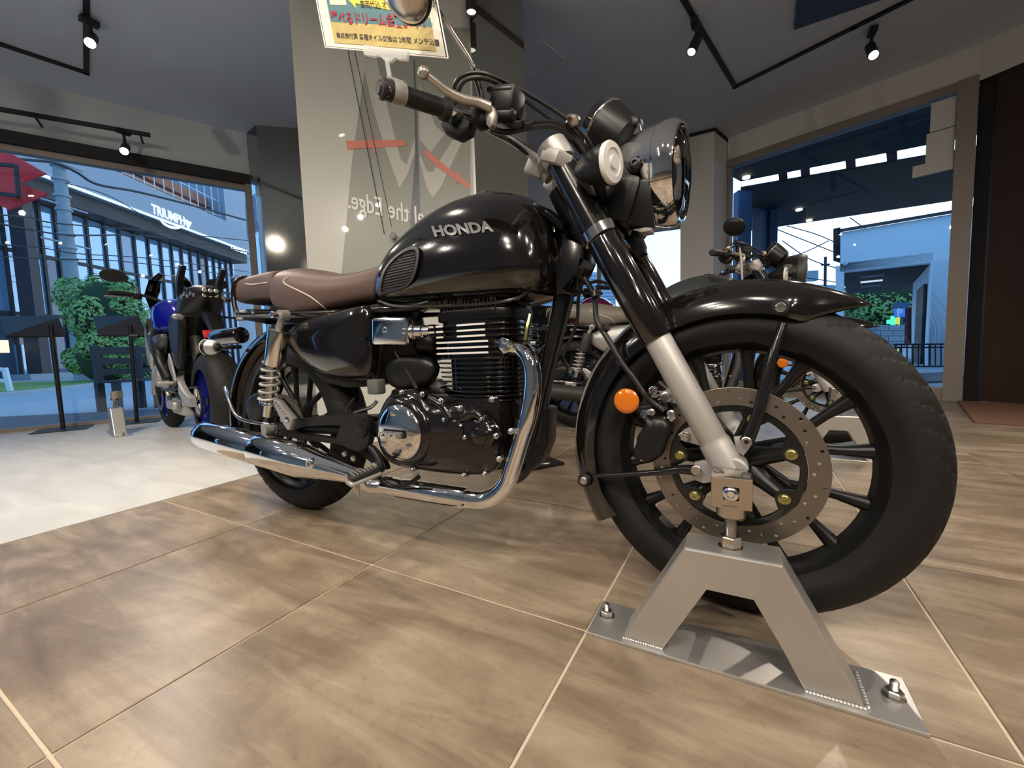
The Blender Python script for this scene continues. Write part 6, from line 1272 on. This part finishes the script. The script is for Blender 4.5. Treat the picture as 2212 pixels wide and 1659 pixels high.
# red banner shapes with dark bracket, at the upper left ------------------------
rb = empty('red_hanging_sign', gbp(40, 380, 6.4)); tag(rb, 'red folded diamond sign with dark bracket outside, upper left', 'sign')
k = 6.4
def rq(pts, mat, nm, kk=6.4, th=.03): return sub(B().prism([gbp(*p, kk) for p in pts], FW * th).ob(nm, mat, smooth=False), rb)
rq([(-60, 300), (0, 318), (98, 374), (50, 392), (0, 398), (-60, 405)], M['redflag'], 'cloth', 6.5); rq([(-60, 400), (0, 388), (55, 400), (102, 418), (18, 453), (-10, 438), (-60, 420)], M['redflag'], 'cloth', 6.4)
b = B()
for a0_, a1_ in [((-40, 352), (34, 358)), ((34, 356), (40, 424)), ((40, 424), (-40, 412))]: b.tube([gbp(*a0_, 6.3), gbp(*a1_, 6.3)], .035, 4, smooth=False)
sub(b.ob('bracket', M['black'], smooth=False), rb)
# pale banner at the window end
pbn = B().prism([gbp(*p, 5.6) for p in [(529, 437), (560, 410), (566, 492), (534, 516)]], FW * .01).tube([gbp(563, 408, 5.62), Vector((*gbp(563, 408, 5.62).xy, Z))], .012, 6, smooth=False).ob('pale_banner', P('pale_lilac_cloth', (.45, .45, .62), .7), smooth=False); tag(pbn, 'pale lilac banner hanging outside at the end of the left window', 'banner')
# ---- seen through the right window
zc = 2.9
s1n = [WR0 + wn * .16 - wd * .4, WR1 + wn * .16 + wd * 3]
n0, n1 = G(1600, 392, zc), G(2030, 308, zc); ndr = (n1 - n0).normalized(); n1 = n0 + ndr * 9
f0, f1 = G(1600, 408, zc), G(2030, 334, zc); fdr = (f1 - f0).normalized(); f1 = f0 + fdr * 9
e0, e1_ = G(1600, 502, zc), G(2049, 435, zc); edr = (e1_ - e0).normalized(); e1_ = e0 + edr * 14
can = empty('entrance_canopy', (n0.x, n0.y, 0)); tag(can, 'black canopy with a slit of sky outside the right window', 'canopy')
sub(B().prism([Vector((s1n[0].x, s1n[0].y, zc)), Vector((s1n[1].x, s1n[1].y, zc)), n1, n0], (0, 0, .03)).ob('soffit', M['canopy'], smooth=False), can)
sub(B().prism([f0, f1, e1_, e0], (0, 0, .03)).ob('soffit', M['canopy'], smooth=False), can)
for px in (1690, 1738, 1836, 1925, 2016, 2080):
    a_ = G(px, 390 - (px - 1600) * .195 - 6, zc + .02); c_ = G(px + 3, 412 - (px - 1600) * .172 + 6, zc + .02); t_ = (c_ - a_).normalized(); nn_ = Vector((-t_.y, t_.x, 0)) * .05; sub(B().prism([a_ + nn_, c_ + nn_, c_ - nn_, a_ - nn_], (0, 0, .06)).ob('rafter', M['canopy'], smooth=False), can)
for p in [(1726, 452), (1748, 475), (1612, 382)]: g_ = G(*p, zc - .01); sub(B().lathe(g_, (0, 0, -1), [(0, .05), (.02, .05), (.02, .04), (.015, 0)], 20).ob('downlight', P('downlight', (1, 1, 1), .5, emit=(1, .9, .7), es=8), None), can)
for i_, (xa, xb, k) in enumerate([(1592, 1620, 6.6), (1660, 1676, 7.6)]):
    a_, c_ = gbp(xa, 700, k), gbp(xb, 700, k); a_.z = c_.z = Z; t_ = (c_ - a_).normalized(); nn_ = Vector((-t_.y, t_.x, 0)) * .15
    o = B().prism([a_, c_, c_ + nn_, a_ + nn_], (0, 0, zc - Z - .01)).ob('canopy_post', M['postblue'], smooth=False); tag(o, ['wide blue steel canopy post left, beside the round mirror', 'narrow blue steel canopy post right of the retro handlebar'][i_], 'post')
pw = [gbp(1622, 700, 7.4), gbp(1662, 700, 7.7)]
for p in pw: p.z = 1.9
o = B().prism([pw[0], pw[1], pw[1] + Vector((0, .1, 0)), pw[0] + Vector((0, .1, 0))], (0, 0, .98)).ob('blue_sign_board', M['postblue'], smooth=False); tag(o, 'dark blue panel between the two canopy posts', 'panel')
# pale building with underpass
pa = gbp(2062, 797, 9.5); pb_ = gbp(1815, 797, 10.8); pa.z = pb_.z = 0
def Q(px, py, off=0): return V(px, py, pa, pb_, off)
qn = Vector((-(pb_ - pa).y, (pb_ - pa).x, 0)).normalized()
if qn.dot(CAM - pa) < 0: qn = -qn
pbd = empty('pale_building', (pa.x, pa.y, 0)); tag(pbd, 'pale blue rendered building with a passage through it outside the right window', 'building')
def sp2(o): return sub(o, pbd)
sp2(B().prism([Q(1812, 503), Q(2130, 450), Q(2130, 553), Q(2015, 566), Q(1815, 587)], -qn * .35).ob('upper_wall', M['bluewall'], smooth=False))
sp2(B().prism([Q(2012, 566), Q(2130, 553), Q(2130, 830), Q(1998, 806)], -qn * .35).ob('side_wall', M['bluewall'], smooth=False))
sp2(B().prism([Q(1805, 575), Q(1823, 573), Q(1823, 800), Q(1806, 800)], -qn * .35).ob('corner_pier', M['bluewall'], smooth=False))
zz = Q(1815, 587).z; A_, C_ = Q(1815, 587), Q(2015, 566); A_.z = C_.z = zz
sp2(B().prism([A_, C_, C_ - qn * 7, A_ - qn * 7], (0, 0, .2)).ob('passage_ceiling', M['canopy'], smooth=False))
sp2(B().prism([Vector((C_.x, C_.y, Z)), Vector((C_.x, C_.y, Z)) - qn * 5, Vector((C_.x, C_.y, Z)) - qn * 5 + (C_ - A_).normalized() * .3, Vector((C_.x, C_.y, Z)) + (C_ - A_).normalized() * .3], (0, 0, zz - Z)).ob('passage_wall', M['bluewall'], smooth=False))
dw = Vector((C_.x, C_.y, Z)) - (C_ - A_).normalized() * .02
sp2(B().prism([dw - qn * .8, dw - qn * 2.6, dw - qn * 2.6 - (C_ - A_).normalized() * .05, dw - qn * .8 - (C_ - A_).normalized() * .05], (0, 0, 1.95)).ob('passage_door', M['black'], smooth=False))
for kq in (1.5, 2.9, 4.3): c_ = (A_ + C_) / 2 - qn * kq - (C_ - A_) * .12; sp2(B().box(c_ - Vector((0, 0, .02)), (.5, .12, .04), rot=math.atan2((C_ - A_).y, (C_ - A_).x)).ob('ceiling_light', M['signwhite'] if kq == 2.9 else M['kerb'], smooth=False))
sp2(B().prism([Q(1809, 497), Q(2130, 443), Q(2130, 449), Q(1809, 503)], qn * .08 ).ob('roof_edge', M['mullion'], smooth=False))
sp2(B().lathe(Q(1826, 566, .15), (0, 0, -1), [(-.03, .05), (.02, .06), (.06, .05), (.09, 0)], 16).ob('security_camera', M['white']))
sg = B().prism([Q(1800, 494, .6), Q(1815, 491, .6), Q(1815, 567, .6), Q(1800, 563, .6)], -qn * .08).ob('notice_board', M['canopy'], smooth=False); tag(sg, 'tall dark notice board at the left corner of the pale building', 'sign')
# parking sign, hedge, wall, railing
ps = empty('parking_sign', gbp(1940, 690, 17)); tag(ps, 'blue parking sign with a white P in front of the hedge', 'sign')
def PSq(pts, mat, nm, kk=17.0): return sub(B().prism([gbp(*p, kk) for p in pts], FW * .06).ob(nm, mat, smooth=False), ps)
PSq([(1932, 654), (1966, 652), (1966, 664), (1932, 666)], M['postblue'], 'header_panel'); PSq([(1934, 667), (1962, 666), (1962, 684), (1934, 685)], M['psign'], 'sign_panel')
me = text_mesh('P', 1, .02, .04); scale_text(me, gbp(1943, 676, 16.9), RT * .42, Vector((0, 0, 1)) * .42); sub(mk('sign_letter', me, M['white'], None, smooth=False), ps)
sub(B().tube([gbp(1948, 684, 17.1), Vector((*gbp(1948, 684, 17.1).xy, Z))], .05, 6, smooth=False).ob('sign_post', M['postblue']), ps)
for lab, nm, mt, pts in [('small green pharmacy cross sign low beyond the passage', 'green_cross_sign', 'greenx', None), ('round yellow sign beside the green cross', 'yellow_sign', 'yell', None)]:
    if nm == 'green_cross_sign': c_ = gbp(1930, 695, 19); b = B().prism([c_ + RT * x * .09 + UP * y * .09 for x, y in [(-1, -3), (1, -3), (1, -1), (3, -1), (3, 1), (1, 1), (1, 3), (-1, 3), (-1, 1), (-3, 1), (-3, -1), (-1, -1)]], FW * .05)
    else: b = B().lathe(gbp(1941, 693, 19), -FW, [(0, .17), (.04, .17), (.05, 0)], 20)
    c9 = gbp(1930 if nm[0] == 'g' else 1943, 695, 19); b.tube([c9, Vector((c9.x, c9.y, Z))], .03, 6, smooth=False); o = b.ob(nm, M[mt], smooth=False); tag(o, lab, 'sign')
bush(gbp(1925, 655, 22), (2.6, 2.0, 1.6), 9000, .12, 'dark green hedge seen through the passage of the pale building', 8)
gwl = empty('stone_wall', gbp(1920, 720, 15)); tag(gwl, 'low grey wall of stacked blocks beyond the railing', 'wall')
for r_ in range(4):
    for c_ in range(4): sub(B().prism([gbp(x, y, 15) for x, y in [(1868 + c_ * 26 + (r_ % 2) * 9, 702 + r_ * 12), (1893 + c_ * 26 + (r_ % 2) * 9, 702 + r_ * 12), (1893 + c_ * 26 + (r_ % 2) * 9, 713 + r_ * 12), (1868 + c_ * 26 + (r_ % 2) * 9, 713 + r_ * 12)]], FW * .2).ob('block', M['kerb'] if (r_ + c_) % 3 else M['concrete'], smooth=False), gwl)
mp2 = B().prism([gbp(*p, 12.5) for p in [(1962, 665), (1969, 664), (1969, 745), (1960, 745)]], FW * .1).ob('maroon_post', M['maroon'], smooth=False); tag(mp2, 'maroon panel standing at the end of the passage', 'panel')
rl = empty('black_railing', gbp(2005, 780, 9.0)); tag(rl, 'low black metal railing outside the right window', 'railing')
for y0_ in (744, 751, 792): sub(B().tube([gbp(1930, y0_, 9.2), gbp(2075, y0_ - 1, 8.9)], .018, 6, smooth=False).ob('rail', M['black']), rl)
for k_ in range(12): x_ = 1935 + k_ * 12.2; sub(B().tube([gbp(x_, 745, 9.1), gbp(x_, 791, 9.1)], .012 if k_ % 3 else .02, 6, smooth=False).ob('baluster', M['black']), rl)
o = B().prism([gbp(*p, 9.4) for p in [(1900, 797), (2090, 797), (2090, 812), (1900, 812)]], FW * .3).ob('kerb', M['kerb'], smooth=False); o['kind'] = 'structure'
# far house and wires in the bright sky
fh = empty('distant_house', gbp(1750, 640, 30)); tag(fh, 'pale distant house with a dark window under the bright sky', 'building')
sub(B().prism([gbp(*p, 30) for p in [(1690, 625), (1800, 632), (1800, 756), (1690, 758)]], FW * 4).ob('wall', M['roofw'], smooth=False), fh)
sub(B().prism([gbp(*p, 26) for p in [(1728, 586), (1768, 584), (1768, 605), (1728, 608)]], FW * .3).ob('sign_panel', M['fascia'], smooth=False), fh)
sub(B().prism([gbp(*p, 29.8) for p in [(1692, 612), (1805, 616), (1805, 624), (1692, 622)]], FW * 2).ob('balcony', M['fascia'], smooth=False), fh)
tp2 = empty('distant_utility_pole', gbp(1782, 640, 24)); tag(tp2, 'thin distant utility pole against the bright sky', 'utility pole'); sub(B().tube([gbp(1783, 555, 24), gbp(1781, 730, 24)], .07, 6, smooth=False).ob('pole_shaft', M['cable']), tp2); sub(B().tube([gbp(1774, 572, 24), gbp(1792, 571, 24)], .05, 6, smooth=False).ob('crossarm', M['cable']), tp2)
for n_, pts in enumerate([[(1675, 494), (1740, 520), (1805, 546)], [(1700, 488), (1760, 505), (1805, 524)], [(1675, 560), (1730, 548), (1790, 520)], [(1675, 592), (1740, 600), (1810, 610)], [(1690, 520), (1750, 560), (1810, 580)], [(1836, 470), (1870, 495)]]):
    o = B().tube([gbp(*p, 20) for p in pts], .022, 5, 6).ob('sky_cable', M['cable']); tag(o, ['cable running down to the right under the canopy edge', 'short cable just below the canopy edge, left of the notice board', 'cable rising to the right across the bright sky', 'lowest cable over the distant house roof', 'cable slanting down towards the distant utility pole', 'short cable above the roof edge of the pale building'][n_], 'cable', 'cables in the right window')
# siding house behind the rear windows
sh_ = empty('siding_house', gbp(1280, 640, 11)); tag(sh_, 'pale house with horizontal siding outside the rear windows', 'building')
for k_ in range(11): sub(B().prism([gbp(*p, 11) for p in [(1120, 590 + k_ * 7.2), (1330, 590 + k_ * 7.2), (1330, 596 + k_ * 7.2), (1120, 596 + k_ * 7.2)]], FW * (.1 + .02 * (k_ % 2))).ob('siding_board', M['siding'], smooth=False), sh_)
sub(B().prism([gbp(*p, 11.3) for p in [(1120, 588), (1330, 588), (1330, 806), (1120, 812)]], FW * 2).ob('wall', M['siding'], smooth=False), sh_)
